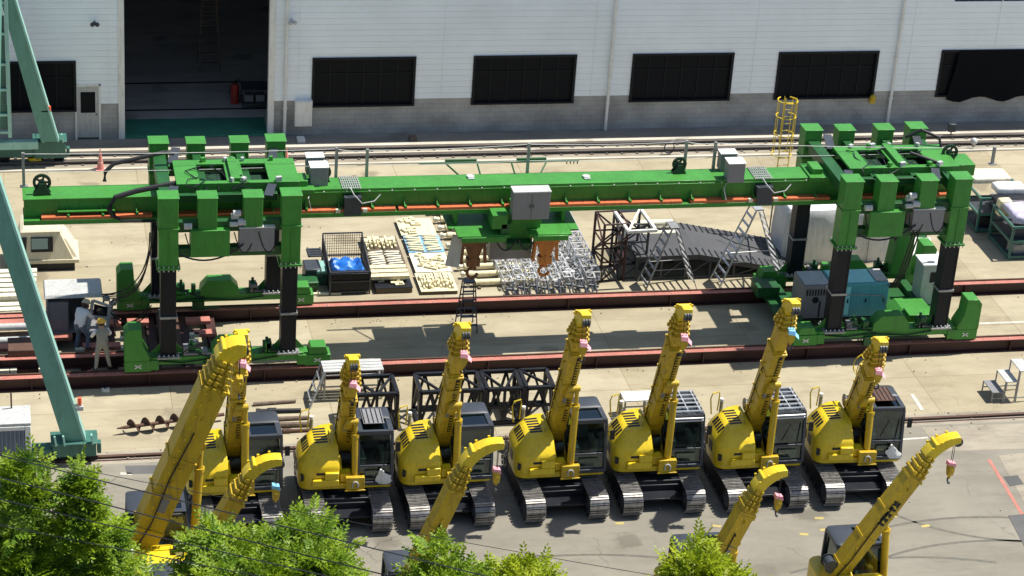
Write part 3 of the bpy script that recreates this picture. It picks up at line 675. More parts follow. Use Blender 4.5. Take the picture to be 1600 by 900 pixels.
def junction(px, py):
    c = g(px, py, 5.75)
    t = MB(); t.bb(c.x-.28, c.x+.28, c.y-.25, c.y+.25, 5.75, 6.42); t = t.build('control_box', MGR, gc, bevel=.01)
    l = MB(); l.bb(c.x-.3, c.x+.3, c.y-.27, c.y+.27, 6.42, 6.45); l.build('lid', WHT, t)
    t = MB(); t.bb(c.x-.3, c.x+.25, c.y+.6, c.y+1.0, 5.8, 6.4); t = t.build('control_box', MGR, gc, bevel=.01)
    l = MB(); l.bb(c.x-.32, c.x+.27, c.y+.58, c.y+1.02, 6.4, 6.43); l.build('lid', WHT, t)
    q = MB(); 
    for k in range(9): q.tube((c.x+.72+k*.07, YC-.55, 5.83), (c.x+.72+k*.07, YC+.45, 5.83), .014, 0, 5)
    for k in range(6): q.tube((c.x+.70, YC-.5+k*.18, 5.85), (c.x+1.32, YC-.5+k*.18, 5.85), .014, 0, 5)
    q.build('grating', LGR, gc)
    q = MB(); q.path([(c.x+.95, YC-.5, 5.86), (c.x+1.05, YC-.72, 5.7), (c.x+1.3, YC-.85, 5.45), (c.x+1.7, YC-.8, 5.5), (c.x+1.9, YC-.7, 5.68)], .018); q.path([(c.x-.2, c.y-.1, 5.8), (c.x-.4, YC-.7, 5.6), (c.x-.3, YC-.75, 5.2)], .02); q.build('cable', LGR, gc)
    q = MB(); q.bb(c.x+.75, c.x+1.3, YC-.75, YC-.42, 4.98, 5.6); q.build('bracket', DGR, gc)
    q = MB()
    for x in (c.x+.55, c.x+1.42): q.box(x, YC-.72, 5.15, .14, .1, .12)
    q.build('rail_stop', CRM2, gc)
junction(497, 288); junction(1146, 281)
# long green pipe boom behind the girder
mb = MB(); a = g(660, 260, 6.0); b_ = g(914, 256, 6.0); yb = 69.9
mb.tube((a.x, yb, 5.78), (b_.x, yb, 5.78), .04); mb.tube((a.x+.9, yb+.1, 5.83), (a.x+1.95, yb+.1, 5.83), .05); mb.tube((a.x+3.3, yb+.1, 5.83), (a.x+4.3, yb+.1, 5.83), .05)
for x0, x1 in ((a.x+.9, a.x+1.4), (a.x+1.95, a.x+1.95), (a.x+3.1, a.x+3.1), (a.x+4.3, a.x+3.8)): mb.tube((x0, yb, 5.78), (x1, YC+.45, 5.55), .03)
for k in range(4): mb.tube((b_.x-.05-k*.12, yb, 5.78), (b_.x-.05-k*.12, yb, 5.66), .02)
mb.build('festoon_pipe', GRN2, gc)
LEGM = pm('leg_black_paint', (0.009, 0.011, 0.017), 0.45, var=.3, dirt=.15, dcol=(.02, .02, .02), spec=.25)
def leg_frame(x0, mir):
    """one portal: four legs (columns at x0 and x0+3.77), sills, jack boxes and deck; mir=+1 when the tall hoods are at the right end"""
    X = [x0, x0+1.19, x0+2.59, x0+3.77]
    for Y in (Y1, Y2):
        back = Y > 68
        for x in (X[0], X[3]):
            lo = MB(); lo.bb(x-.22, x+.22, Y-.24, Y+.24, 1.02, 4.15); lo.bb(x-.24, x-.18, Y-.26, Y+.26, 1.02, 4.1); lo.bb(x+.18, x+.24, Y-.26, Y+.26, 1.02, 4.1)
            leg = lo.build('leg', LEGM, gc, bevel=.01)
            s_ = MB(); s_.bb(x-.30, x+.30, Y-.30, Y+.30, 4.12, 6.46); s_.bb(x-.36, x+.36, Y-.36, Y+.36, 4.08, 4.15); s_.bb(x-.33, x+.33, Y-.33, Y+.33, 5.42, 5.47); s_.bb(x-.33, x+.33, Y-.33, Y+.33, 6.46, 6.50); s_.bb(x-.015, x+.015, Y-.33, Y-.30, 4.15, 5.42)
            s_.build('leg_sleeve', GRN, leg, bevel=.01)
            f = MB()
            for i in range(5):
                for j in (-1, 1): f.tube((x-.3+i*.15, Y+j*.33, 4.02), (x-.3+i*.15, Y+j*.33, 4.20), .02); f.tube((x-.3+i*.15, Y+j*.32, 1.02), (x-.3+i*.15, Y+j*.32, 1.10), .022)
            f.build('flange_bolt', LGR, leg)
            f = MB(); f.bb(x-.36, x+.36, Y-.38, Y+.38, .98, 1.03); f.bb(x-.27, x+.27, Y-.29, Y+.29, 2.35, 2.42); f.build('flange', GALV, leg)
        for x in (X[1], X[2]):
            j = MB(); j.bb(x-.29, x+.29, Y-.28, Y+.28, 5.15, 6.43); j.bb(x-.32, x+.32, Y-.31, Y+.31, 6.43, 6.47); j.build('jack_box', GRN, gc, bevel=.015)
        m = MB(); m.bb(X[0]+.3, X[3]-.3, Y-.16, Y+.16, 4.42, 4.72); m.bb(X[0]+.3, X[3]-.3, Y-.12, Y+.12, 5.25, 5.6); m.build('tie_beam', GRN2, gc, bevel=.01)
        # sill and travelling gear
        s_ = MB(); s_.bb(X[0]-.5, X[3]+.5, Y-.24, Y+.24, .72, .98); s_.bb(X[0]-.9, X[3]+.9, Y-.15, Y+.15, .78, .92)
        s_.bb(X[0]-.55, X[0]-.3, Y-.28, Y+.28, .55, .9); s_.bb(X[3]+.3, X[3]+.55, Y-.28, Y+.28, .55, .9); sill = s_.build('sill_beam', GRN, gc, bevel=.015)
        xm = (X[1]+X[2])/2+.1
        h = MB(); h.prism([(xm-.65, .98), (xm+.65, .98), (xm+.62, 1.25), (xm+.38, 1.52), (xm-.38, 1.52), (xm-.62, 1.25)], 'y', Y-.30, Y+.18); h.build('motor_hood', GRN, gc, bevel=.015)
        h = MB()
        for dx in (-1.25, 1.12): h.bb(xm+dx-.12, xm+dx+.12, Y-.12, Y+.12, .98, 1.3); h.tube((xm+dx, Y, 1.3), (xm+dx, Y, 1.45), .05); h.tube((xm+dx-.25, Y-.1, 1.08), (xm+dx+.25, Y-.1, 1.08), .06)
        h.build('gear_motor', GRN2, gc, bevel=.01)
        rr_ = random.Random(int(x0*7+Y))
        for xq in (X[0]+.55, X[1]-.05, X[2]+.55, X[3]-.6):
            vb = MB(); w_ = rr_.uniform(.14, .26); vb.bb(xq-w_/2, xq+w_/2, Y-.2, Y+rr_.uniform(0, .15), .985, rr_.uniform(1.12, 1.35)); vb.tube((xq, Y-.22, 1.06), (xq+rr_.uniform(.2, .45), Y-.22, 1.06), .045, 0, 10); vb.build('valve_block', rr_.choice((GRN2, GRN, MGR)), sill, bevel=.01, split=False)
        pp = MB(); pp.path([(X[0]-.3, Y-.27, .88), (X[0]+.4, Y-.29, .80), (X[1], Y-.28, .88), (X[2], Y-.29, .78), (X[3]-.3, Y-.28, .9)], .022); pp.path([(X[0]+.3, Y-.25, 1.0), (X[0]+.6, Y-.26, 1.25), (X[1], Y-.3, 1.0), (X[1]+.3, Y-.3, .9)], .018); pp.path([(X[3]-.3, Y-.25, 1.05), (X[3]-.7, Y-.28, 1.2), (X[2]+.3, Y-.28, 1.0)], .018); pp.build('hydraulic_hose', BLK, sill, split=False)
        gs = MB()
        for xq in (X[0], X[3]):
            for sg_ in (-1, 1): gs.prism([(xq+sg_*.25, 1.03), (xq+sg_*.55, 1.03), (xq+sg_*.25, 1.38)], 'y', Y-.02, Y+.02)
        gs.build('gusset', GRN, sill)
        bk = MB(); bk.bb(X[1]-.1, X[1]+.3, Y-.34, Y-.2, .45, .78); bk.tube((X[1]+.1, Y-.3, .55), (X[1]+.75, Y-.3, .55), .05); bk.build('rail_brake', GRN2, sill, split=False)
        for e in (0, 1):
            xe = (X[3]+.95) if e else (X[0]-.95); sg = 1 if e else -1
            tall = (sg == mir)
            b = MB()
            b.bb(xe-.42, xe+.42, Y-.26, Y+.26, .50, .88)
            b.prism([(xe-sg*1.1, .92), (xe-sg*.3, .55), (xe-sg*.3, .98)], 'y', Y-.2, Y+.2)
            if tall: b.prism([(xe-sg*.35, .9), (xe+sg*.42, .9), (xe+sg*.42, 1.85), (xe+sg*.28, 2.02), (xe-sg*.12, 2.02), (xe-sg*.15, 1.45), (xe-sg*.35, 1.05)], 'y', Y-.30, Y+.30)
            else: b.prism([(xe-.3, .9), (xe+.34, .9), (xe+.26, 1.16), (xe-.22, 1.16)], 'y', Y-.25, Y+.25)
            bo = b.build('wheel_housing', GRN, gc, bevel=.015)
            c = MB(); yy = Y-.305 if tall else Y-.262
            for d_ in (-1, 1): c.beam((xe-.10, Y-.266, .69-d_*.06), (xe+.10, Y-.266, .69+d_*.06), .035, .008, up=(0, 1, 0))
            c.build('cross_mark', WHT, bo)
            for dx in (-.25, .25): w = MB(); w.tube((xe+dx, Y-.1, .56), (xe+dx, Y+.1, .56), .13, 0, 14); w.build('wheel', BLK, bo)
        if not back:
            p = MB(); p.bb(X[1]-.52, X[1]+.68, Y-.36, Y+.24, 4.50, 5.40); p.build('panel_box', GRN, gc, bevel=.015)
            p = MB(); p.bb(X[2]-.42, X[2]+.66, Y-.30, Y+.20, 4.62, 5.42); p.build('electrical_cabinet', MGR, gc, bevel=.01)
            p = MB(); p.bb(X[2]-.44, X[2]+.68, Y-.32, Y+.22, 5.42, 5.45); p.build('cabinet_lid', LGR, gc)
    # cross members along Y and raised deck
    m = MB()
    for x in (X[0], X[3]): m.bb(x-.20, x+.20, Y1+.3, Y2-.3, 5.75, 6.12)
    for x in (X[1], X[2]): m.bb(x-.14, x+.14, Y1+.28, Y2-.28, 5.85, 6.10)
    m.bb(X[0]+.32, X[3]-.32, Y1+.75, Y1+.95, 5.85, 6.1); m.bb(X[0]+.32, X[3]-.32, Y2-.95, Y2-.75, 5.85, 6.1)
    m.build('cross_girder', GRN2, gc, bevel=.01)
    dk = MB(); xa, xb = X[0]+.35, X[3]+.42; ya, yb = YC-.92, YC+.92
    for a, b in ((xa, xa+.72), (xa+1.58, xa+2.12), (xb-.95, xb)): dk.bb(a, b, ya, yb, 6.22, 6.30)
    dk.bb(xa+.72, xa+1.58, ya, ya+.2, 6.22, 6.30); dk.bb(xa+.72, xa+1.58, yb-.35, yb, 6.22, 6.30); dk.bb(xa+2.12, xb-.95, ya, ya+.2, 6.22, 6.30); dk.bb(xa+2.12, xb-.95, yb-.35, yb, 6.22, 6.30)
    dk.bb(xa+1.7, xa+1.98, ya+.1, yb-.1, 6.302, 6.42)
    dk.bb(xa, xb, ya, ya+.03, 5.95, 6.218); dk.bb(xa, xb, yb-.03, yb, 5.95, 6.218)
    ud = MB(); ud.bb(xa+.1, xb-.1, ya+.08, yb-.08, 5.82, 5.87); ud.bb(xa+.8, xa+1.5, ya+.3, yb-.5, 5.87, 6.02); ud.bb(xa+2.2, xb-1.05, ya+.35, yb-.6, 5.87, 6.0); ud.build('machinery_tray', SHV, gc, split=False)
    dk = dk.build('deck', GRN, gc, bevel=.008)
    q = MB(); random.seed(int(x0*10))
    for k in range(7):
        x = xa+.2+random.random()*3.3; y = ya+.1+random.random()*1.5; q.path([(x, y, 6.33), (x+random.uniform(-.4, .4), y-.2, 6.36), (x+random.uniform(-.5, .5), y-.6, 6.33), (x+random.uniform(-.6, .6), ya-.2, 6.15)], .018, 0, 5)
    q.build('cable', BLK, dk)
    q = MB()
    for k in range(9): q.box(xa+.5+random.random()*2.9, ya+random.choice((.08, .1, 1.7)), 6.37, random.uniform(.07, .2), .12, random.uniform(.08, .16), random.random(), random.choice((0, 0, 1)))
    q.build('fitting', [LGR, GRN], dk)
    tr = MB()
    for xx, yy0, yy1 in ((X[0]+.18, Y1+.45, YC-.95), (X[3]-.55, Y1+.45, YC-.95), (X[0]+.45, YC+1.0, Y2-.1), (X[3]-.15, YC+1.0, Y2-.1)):
        tr.beam((xx-.1, yy0, 6.16), (xx+.1, yy1, 6.24), .28, .04)
    tr.build('cable_tray', DGR, gc)
    pr = MB()
    for x, y, z, s in ((X[2]-.55, Y1-.1, 5.75, .1), (X[2]-.35, Y1-.2, 5.6, .12), (X[2]-.6, Y1-.25, 5.55, .08), (X[1]-.6, Y1-.25, 5.52, .1), (X[2]-.5, Y1-.2, 5.9, .1)): pr.tube((x-.12, y, z), (x+.12, y, z), s)
    pr.build('pump', LGR, gc)
    ps = MB()
    for k in range(4): x = X[0]+.5+k*.75; ps.path(cat_curve((x, Y1-.3, 5.3), (x+.55, Y1-.3, 4.9), .5, 8), .02, 0, 5)
    ps.path(cat_curve((X[0]+.35, Y1-.33, 4.6), (X[2]-.3, Y1-.33, 4.9), .35, 10), .03, 0, 5)
    ps.build('hose', BLK, gc)
leg_frame(4.88, -1); leg_frame(26.92, 1)
# girder saddle pieces poking out beside the portals, and big hoses
mb = MB()
for x in (9.25, 26.4): mb.bb(x-.35, x+.35, YC-.62, YC+.55, 5.712, 5.86); mb.bb(x-.2, x+.15, YC-.35, YC+.3, 5.86, 6.05)
mb.bb(30.95, 31.9, YC-.45, YC+.5, 5.715, 6.12)
mb.build('saddle_block', GRN, gc, bevel=.01)
mb = MB()
mb.path([(3.1, 69.15, 5.75), (3.12, 69.2, 6.05), (3.4, 69.3, 6.28), (4.2, 69.4, 6.42), (5.0, 69.5, 6.55), (5.3, 69.5, 6.5)], .07, 0, 8)
mb.path([(3.3, 67.7, 5.2), (3.15, 67.65, 5.5), (3.35, 67.7, 5.85), (4.0, 67.8, 6.0), (5.0, 67.9, 6.15), (5.4, 67.95, 6.2)], .09, 0, 8)
mb.path([(3.3, 67.7, 5.2), (3.6, 67.65, 5.05), (4.6, 67.6, 5.05)], .05, 0, 6)
mb.path([(29.9, 69.6, 6.5), (30.4, 69.5, 6.8), (31.0, 69.3, 6.6), (31.1, 69.1, 6.1)], .06, 0, 8); mb.path([(29.6, 68.3, 6.5), (30.4, 67.8, 6.35), (31.2, 67.6, 5.95), (31.4, 67.7, 5.4)], .06, 0, 8)
mb.build('thick_hose', RUB, gc)
mb = MB()
def bez(p, c, q, n=14):
    p, c, q = Vector(p), Vector(c), Vector(q); return [p*(1-i/n)**2+c*(2*(i/n)*(1-i/n))+q*(i/n)**2 for i in range(n+1)]
for k, (a_, b_, c_) in enumerate(((0, .1, 0), (.05, -.5, .2), (.1, .35, .1), (.02, -.1, .35), (.12, -.8, .05))): mb.path(bez((4.5-a_, 67.2+a_, 4.9-a_), (4.3+a_, 68.2, 1.9+b_*.6), (2.75+c_, 69.3, 1.7)), .019, 0, 5)
for k in range(3): mb.path(bez((4.45, 67.6, 2.3-.2*k), (3.7, 68.0, .5+.1*k), (3.0, 69.2, 1.5)), .02, 0, 5)
mb.build('cable_bundle', RUB, gc, split=False)
mb = MB()
for k in range(3): mb.path(cat_curve((29.2+.1*k, Y1-.3, 4.7), (29.4+.1*k, 68.3, 1.6), .8, 10), .03, 0, 5)
mb.path([(27.2, 68.0, 1.2), (27.9, 68, 1.9), (28.6, 68.0, 1.2)], .02); mb.build('cable_bundle', RUB, gc)
# lower machinery platform of the right portal
mb = MB(); mb.bb(25.6, 31.5, 67.9, 69.9, .50, .62); mb.bb(26.0, 26.3, Y1+.2, Y2-.2, .55, .8); mb.bb(30.7, 31.0, Y1+.2, Y2-.2, .55, .8); mb.bb(25.3, 26.1, 69.5, 70.3, .62, 1.0); mb.build('machinery_platform', GRN2, gc, bevel=.01)
mb = MB(); mb.prism([(29.5, .62), (31.2, .62), (30.9, .95), (29.9, .95)], 'y', 67.2, 68.5); mb.bb(29.9, 30.5, 67.0, 67.6, .9, 1.05); mb.build('reel_cover', GRN, gc, bevel=.02)
mb = MB(); mb.prism([(30.35, 1.0), (31.1, 1.0), (31.1, 2.4), (30.95, 2.65), (30.6, 2.65), (30.45, 2.2)], 'y', 70.2, 70.9); mb.build('tall_hood', GRN, gc, bevel=.02)

# hoist trolley hanging under the girder
ht = thing('hoist_trolley', 'green hoist trolley with grey cabinet and lifting clamps hanging from the gantry girder', 'hoist', (0, 0, .10))
mb = MB(); mb.bb(15.82, 17.02, 66.90, 67.35, 4.98, 5.92); cb = mb.build('electrical_cabinet', MGR, ht, bevel=.01)
mb = MB(); mb.bb(15.80, 17.04, 66.87, 67.38, 5.92, 5.96); mb.build('lid', LGR, cb)
mb = MB(); mb.bb(16.415, 16.425, 66.893, 66.899, 5.03, 5.88); mb.box(16.37, 66.89, 5.45, .02, .02, .12); mb.box(16.47, 66.89, 5.45, .02, .02, .12); mb.build('door_seam', BLK, cb, split=False)
mb = MB()
for x0, x1 in ((14.10, 15.80), (16.45, 17.85)):
    mb.bb(x0, x1, 66.95, 69.75, 4.34, 4.42); mb.bb(x0+.12, x1-.12, 66.90, 66.96, 4.20, 4.38); mb.bb(x0+.1, x1-.1, 69.5, 69.6, 4.42, 4.6)
    for x in (x0+.1, x1-.1): mb.bb(x-.06, x+.06, 67.9, 68.95, 4.42, 5.01)
mb.bb(14.3, 17.7, 68.0, 68.9, 4.1, 4.33); mb.bb(15.3, 16.9, 67.45, 68.9, 4.05, 5.0); mb.bb(15.2, 15.7, 67.0, 67.6, 4.62, 5.1)
mb.bb(15.9, 16.9, 67.36, 67.9, 4.62, 5.3); mb.bb(15.8, 16.45, 67.9, 69.7, 4.2, 4.33); mb.bb(13.9, 14.1, 67.6, 69.0, 4.35, 4.42); mb.bb(17.85, 18.15, 67.3, 69.2, 4.35, 4.42)
mb.build('trolley_frame', GRN, ht, bevel=.015, split=False)
mb = MB(); mb.bb(15.75, 16.6, 67.1, 68.0, 3.80, 4.05); mb.bb(15.5, 15.8, 67.0, 67.4, 4.43, 4.8); mb.build('drive_box', GRN2, ht, bevel=.02, split=False)
mb = MB(); mb.bb(15.45, 16.85, 68.2, 68.7, 2.95, 4.03); mb.build('counterweight_plate', MGR, ht, bevel=.01)
mb = MB()
for k in range(2): mb.path(cat_curve((15.35+k*.75, 67.0, 4.25), (16.0+k*.6, 66.95, 4.2), .35, 10), .028, 0, 6)
mb.build('hose', RUB, ht, split=False)
for xc, mt in ((14.85, BRN), (17.25, ORG)):
    c = MB(); c.bb(xc-.42, xc+.42, 67.7, 68.2, 3.75, 4.08); c.prism([(xc-.34, 3.75), (xc+.34, 3.75), (xc+.16, 3.2), (xc-.16, 3.2)], 'y', 67.8, 68.1)
    c.tube((xc, 67.95, 3.25), (xc, 67.95, 2.95), .17, 0, 12); c.bb(xc-.22, xc+.22, 67.8, 68.1, 2.9, 3.18)
    for sg in (-1, 1): c.beam((xc+sg*.34, 67.95, 3.9), (xc+sg*.40, 67.95, 3.0), .09, .22)
    c = c.build('lifting_clamp', mt, ht, bevel=.02, split=False)
    h = MB(); n = 14; h.path([(xc+.17*math.cos(R(350-k*300/n)), 67.95, 2.62+.18*math.sin(R(350-k*300/n))) for k in range(n+1)], .055, 0, 8); h.tube((xc, 67.95, 2.92), (xc, 67.95, 2.75), .06); h.build('hook', mt, c, split=False)
mb = MB(); mb.beam((14.35, 67.9, 4.0), (14.15, 67.9, 2.9), .45, .06, up=(0, 1, 0)); mb.build('side_plate', LGR, ht)

# ================================================================== YELLOW TELESCOPIC CRAWLER CRANES
# local frame: origin on the ground under the slew ring, the machine faces -Y, the cab is on +X
def crane_base():
    root = bpy.data.objects.new('crawler_crane', None); C.objects.link(root)
    for sx in (-1, 1):
        xc = sx*.95; r = .36; hl = 1.38
        belt = MB(); path = []
        n = 10
        for k in range(n+1): a = R(-90-180*k/n); path.append((-hl+r*.93*math.cos(a), r+.02+r*.93*math.sin(a)))
        for k in range(n+1): a = R(90-180*k/n); path.append((hl+r*.93*math.cos(a), r+.02+r*.93*math.sin(a)))
        belt.prism(path, 'x', xc-.24, xc+.24, 1)
        per = 4*hl+2*math.pi*r; ns = 48
        for k in range(ns):
            s_ = per*k/ns
            if s_ < 2*hl: c = (-hl+s_, 0.015); t_ = (1, 0)
            elif s_ < 2*hl+math.pi*r: a = -math.pi/2+(s_-2*hl)/r; c = (hl+r*math.cos(a), r+.02+r*math.sin(a)); t_ = (-math.sin(a), math.cos(a))
            elif s_ < 4*hl+math.pi*r: c = (hl-(s_-2*hl-math.pi*r), 2*r+.02); t_ = (-1, 0)
            else: a = math.pi/2+(s_-4*hl-math.pi*r)/r; c = (-hl+r*math.cos(a), r+.02+r*math.sin(a)); t_ = (-math.sin(a), math.cos(a))
            h = .068; n_ = (t_[1], -t_[0])
            def q(u, v): return (c[0]+t_[0]*u+n_[0]*v, c[1]+t_[1]*u+n_[1]*v)
            belt.prism([q(-h, -.012), q(h, -.012), q(h, .012), q(.012, .014), q(.012, .04), q(-.012, .04), q(-.012, .014), q(-h, .012)], 'x', xc-.29, xc+.29, 0)
        tr = belt.build('track', [SHOE, RUB], root, split=False)
        f = MB(); f.bb(xc-.17, xc+.17, -1.15, 1.15, .20, .56)
        for y in (-1.38, 1.38): f.tube((xc-.27, y, r+.02), (xc+.27, y, r+.02), .26, 0, 18); f.tube((xc-.3, y, r+.02), (xc+.3, y, r+.02), .11, 0, 12)
        for k in range(5): f.tube((xc-.26, -.92+k*.46, .14), (xc+.26, -.92+k*.46, .14), .09, 0, 12)
        f.build('roller_frame', DGR, tr, split=False)
    c = MB(); c.bb(-.72, .72, -.85, .85, .38, .74); c.bb(-1.0, 1.0, -.9, -.55, .35, .62); c.bb(-1.0, 1.0, .55, .9, .35, .62); c.tube((0, 0, .74), (0, 0, .94), .56, 0, 24); c.bb(-.72, .72, -1.35, -.9, .34, .42)
    c.build('chassis', BLK, root, bevel=.02)
    d = MB(); d.loft([rrect(-1.34, 1.34, -.62, 1.42, (1.0, 1.0, .32, .12), z) for z in (.93, 1.08)]); d.build('revolving_deck', YEL, root, bevel=.015)
    h = MB(); F = rrect
    h.loft([F(-1.345, -.20, -.63, 1.40, (.1, .95, .34, .04), 1.085), F(-1.36, -.20, -.64, 1.42, (.1, .95, .34, .04), 1.60), F(-1.33, -.20, -.60, 1.40, (.1, .92, .32, .04), 1.70), F(-1.00, -.20, -.22, 1.2, (.1, .7, .2, .04), 2.06), F(-.88, -.22, -.12, 1.1, (.1, .6, .16, .04), 2.12)])
    hood = h.build('engine_hood', YEL, root, bevel=.02)
    v = MB(); v.bb(-.98, -.22, -.76, -.645, 1.10, 1.30); v.bb(-.62, -.22, -.74, -.40, 1.30, 1.52); v.build('step_ledge', YEL, hood, bevel=.02, split=False)
    lv = MB()      # louvres on the sloping hood shoulder and top
    for j in range(6):
        y = -.02+j*.15
        lv.add([(-.86, y, 2.128), (-.48, y+.03, 2.128), (-.48, y+.11, 2.132), (-.86, y+.08, 2.132), (-.86, y, 2.10), (-.48, y+.03, 2.10), (-.48, y+.11, 2.10), (-.86, y+.08, 2.10)], [(0, 1, 2, 3), (4, 5, 1, 0), (3, 2, 6, 7), (0, 3, 7, 4), (1, 5, 6, 2)])
        if j < 5: lv.add([(-1.20, y, 1.86), (-1.03, y, 2.045), (-1.03, y+.09, 2.045), (-1.20, y+.09, 1.86), (-1.19, y, 1.82), (-1.02, y, 2.0), (-1.02, y+.09, 2.0), (-1.19, y+.09, 1.82)], [(0, 1, 2, 3), (4, 5, 1, 0), (3, 2, 6, 7), (0, 3, 7, 4), (1, 5, 6, 2)])
    lv.build('louvre', BLK, hood, split=False)
    lv = MB(); lv.bb(-.86, -.62, -.655, -.63, 1.42, 1.49); lv.bb(-1.31, -1.22, -.60, -.50, 1.22, 1.42); lv.build('hand_hole', BLK, hood)
    sd_ = MB(); sd_.bb(-1.368, -1.355, -.05, .25, 1.25, 1.55); sd_.bb(-1.372, -1.355, .45, .9, 1.2, 1.5); sd_.build('side_grille', BLK, hood)
    e = MB(); e.tube((-.86, .95, 2.0), (-.86, .95, 2.38), .055, 0, 12); e.tube((-.86, .95, 2.38), (-.86, .95, 2.47), .06, 1, 12); e.build('exhaust_pipe', [GALV, WHT], root)
    hr = MB(); hr.path([(-1.15, .95, 1.95), (-1.2, 1.0, 2.45), (-1.15, 1.0, 2.62), (-.95, 1.0, 2.68), (-.93, 1.0, 2.55), (-.97, .95, 2.05)], .022, 0, 6); hr.path([(-.42, .0, 2.10), (-.42, .0, 2.25), (-.42, .45, 2.25), (-.42, .45, 2.10)], .016)
    hr.build('handrail', YEL, root)
    # boom foot cheeks and machinery in the middle
    m = MB()
    for x in (-.27, .27): m.prism([(-.30, 1.08), (1.35, 1.08), (1.35, 1.5), (1.05, 1.86), (.55, 1.86), (.1, 1.35)], 'x', x-.025, x+.025)
    m.build('boom_cheek', YEL2, root, split=False)
    m = MB(); m.bb(-.52, -.30, -.60, -.2, 1.10, 1.42); m.bb(-.62, -.30, -.2, .2, 1.1, 1.62); m.bb(-.16, .16, -.55, -.2, 1.1, 1.36)
    m.tube((-.2, -.40, 1.46), (-.2, -.05, 1.72), .10, 0, 12); m.build('step_box', YEL, root, bevel=.02, split=False)
    m = MB(); m.tube((-.24, .25, 1.45), (.24, .25, 1.45), .17, 0, 16); m.tube((-.25, .6, 1.25), (.25, .6, 1.25), .12, 0, 12); m.bb(-.2, .2, .9, 1.3, 1.1, 1.4); m.build('winch_drum', DGR, root, split=False)
    m = MB(); m.bb(-.02, .52, -.76, -.62, .95, 1.36); m.bb(-.05, .55, -.80, -.76, .93, .97); m = m.build('front_bracket', YEL2, root, bevel=.012)
    q = MB(); q.path([(.25+.085*math.cos(R(a)), -.785, 1.12+.12*math.sin(R(a))) for a in range(-50, 235, 19)], .022); q.build('shackle', LGR, m)
    w = MB(); w.loft([rrect(.32, 1.34, .99, 1.40, (.85*.4, .05, .02, .02), z) for z in (1.085, 1.75)]); w.build('counterweight', YEL, root, bevel=.02)
    # cab
    cab = MB(); x0, x1 = .34, 1.32
    g0 = MB()
    g0.hexa([(x0+.03, -.57, 1.12), (x1-.03, -.57, 1.12), (x1-.03, .90, 1.12), (x0+.03, .90, 1.12), (x0+.05, -.36, 2.60), (x1-.05, -.36, 2.60), (x1-.05, .86, 2.60), (x0+.05, .86, 2.60)])
    cabg = g0.build('cab', CABG, root)
    st_ = MB(); st_.bb(x0+.28, x1-.28, .02, .50, 1.35, 1.50); st_.bb(x0+.28, x1-.28, .48, .60, 1.48, 2.15); st_.bb(x0+.38, x1-.38, .50, .60, 2.16, 2.36); st_.build('seat', MGR, cabg, bevel=.03, split=False)
    co = MB(); co.bb(x0+.10, x0+.26, -.25, .55, 1.30, 1.68); co.bb(x1-.26, x1-.10, -.25, .55, 1.30, 1.68); co.tube((x0+.18, -.15, 1.68), (x0+.18, -.2, 1.90), .02); co.tube((x1-.18, -.15, 1.68), (x1-.18, -.2, 1.90), .02); co.bb(x1-.30, x1-.08, -.42, -.36, 1.75, 2.0); co.build('console', LGR, cabg, bevel=.01, split=False)
    fl = MB(); fl.bb(x0+.06, x1-.06, -.50, .86, 1.13, 1.16); fl.build('cab_floor', DGR, cabg)
    fr = MB(); tp = [(x0, -.38, 2.60), (x1, -.38, 2.60), (x1, .90, 2.60), (x0, .90, 2.60)]; bt = [(x0, -.61, 1.08), (x1, -.61, 1.08), (x1, .93, 1.08), (x0, .93, 1.08)]
    for a, b in zip(bt, tp): fr.beam(a, b, .085, .085)
    for k in range(4): fr.beam(tp[k], tp[(k+1) % 4], .09, .09); fr.beam(bt[k], bt[(k+1) % 4], .10, .12)
    fr.beam((x0+.04, -.555, 1.62), (x1-.04, -.555, 1.62), .05, .06); fr.beam((x0, -.49, 1.56), (x0, .93, 1.56), .05, .07); fr.beam((x1, -.49, 1.56), (x1, .93, 1.56), .05, .07)
    fr.beam((x1, .25, 1.1), (x1, .25, 2.6), .07, .07); fr.beam((x0, .35, 1.1), (x0, .35, 2.6), .07, .07)
    fr.bb(x0-.01, x1+.01, .40, .93, 1.09, 1.60)
    fr.bb(x0+.05, x1-.05, -.555, -.50, 1.02, 1.14)
    fr.build('cab_frame', DGR, cabg, bevel=.012, split=False)
    rf = MB(); rf.loft([rrect(x0-.02, x1+.02, .28, .95, (.12, .12, .03, .03), 2.62), rrect(x0-.02, x1+.02, .28, .95, (.12, .12, .03, .03), 2.70), rrect(x0+.06, x1-.06, .32, .88, (.1, .1, .03, .03), 2.735)])
    rf.bb(x0-.02, x0+.12, -.40, .28, 2.61, 2.70); rf.bb(x1-.12, x1+.02, -.40, .28, 2.61, 2.70); rf.bb(x0-.02, x1+.02, -.43, -.33, 2.61, 2.69)
    rf.build('roof', DGR, cabg, bevel=.015, split=False)
    rg = MB(); rg.bb(x0+.125, x1-.125, -.325, .275, 2.62, 2.655); rg.build('roof_window', CABG, cabg)
    wp = MB(); wp.beam((x0+.3, -.50, 1.75), (x0+.55, -.43, 2.25), .012, .012); wp.beam((x1-.2, -.5, 1.7), (x1-.12, -.41, 2.3), .03, .03); wp.build('wiper', BLK, cabg, split=False)
    st = MB(); st.bb(x0+.2, x1-.2, -.592, -.58, 1.22, 1.48); st.build('lower_window', CABG, cabg)
    ms = MB(); ms.beam((x1+.02, -.45, 2.3), (x1+.16, -.58, 2.3), .02, .02); ms.bb(x1+.08, x1+.22, -.62, -.58, 2.1, 2.4); ms.build('mirror', BLK, cabg)
    return root

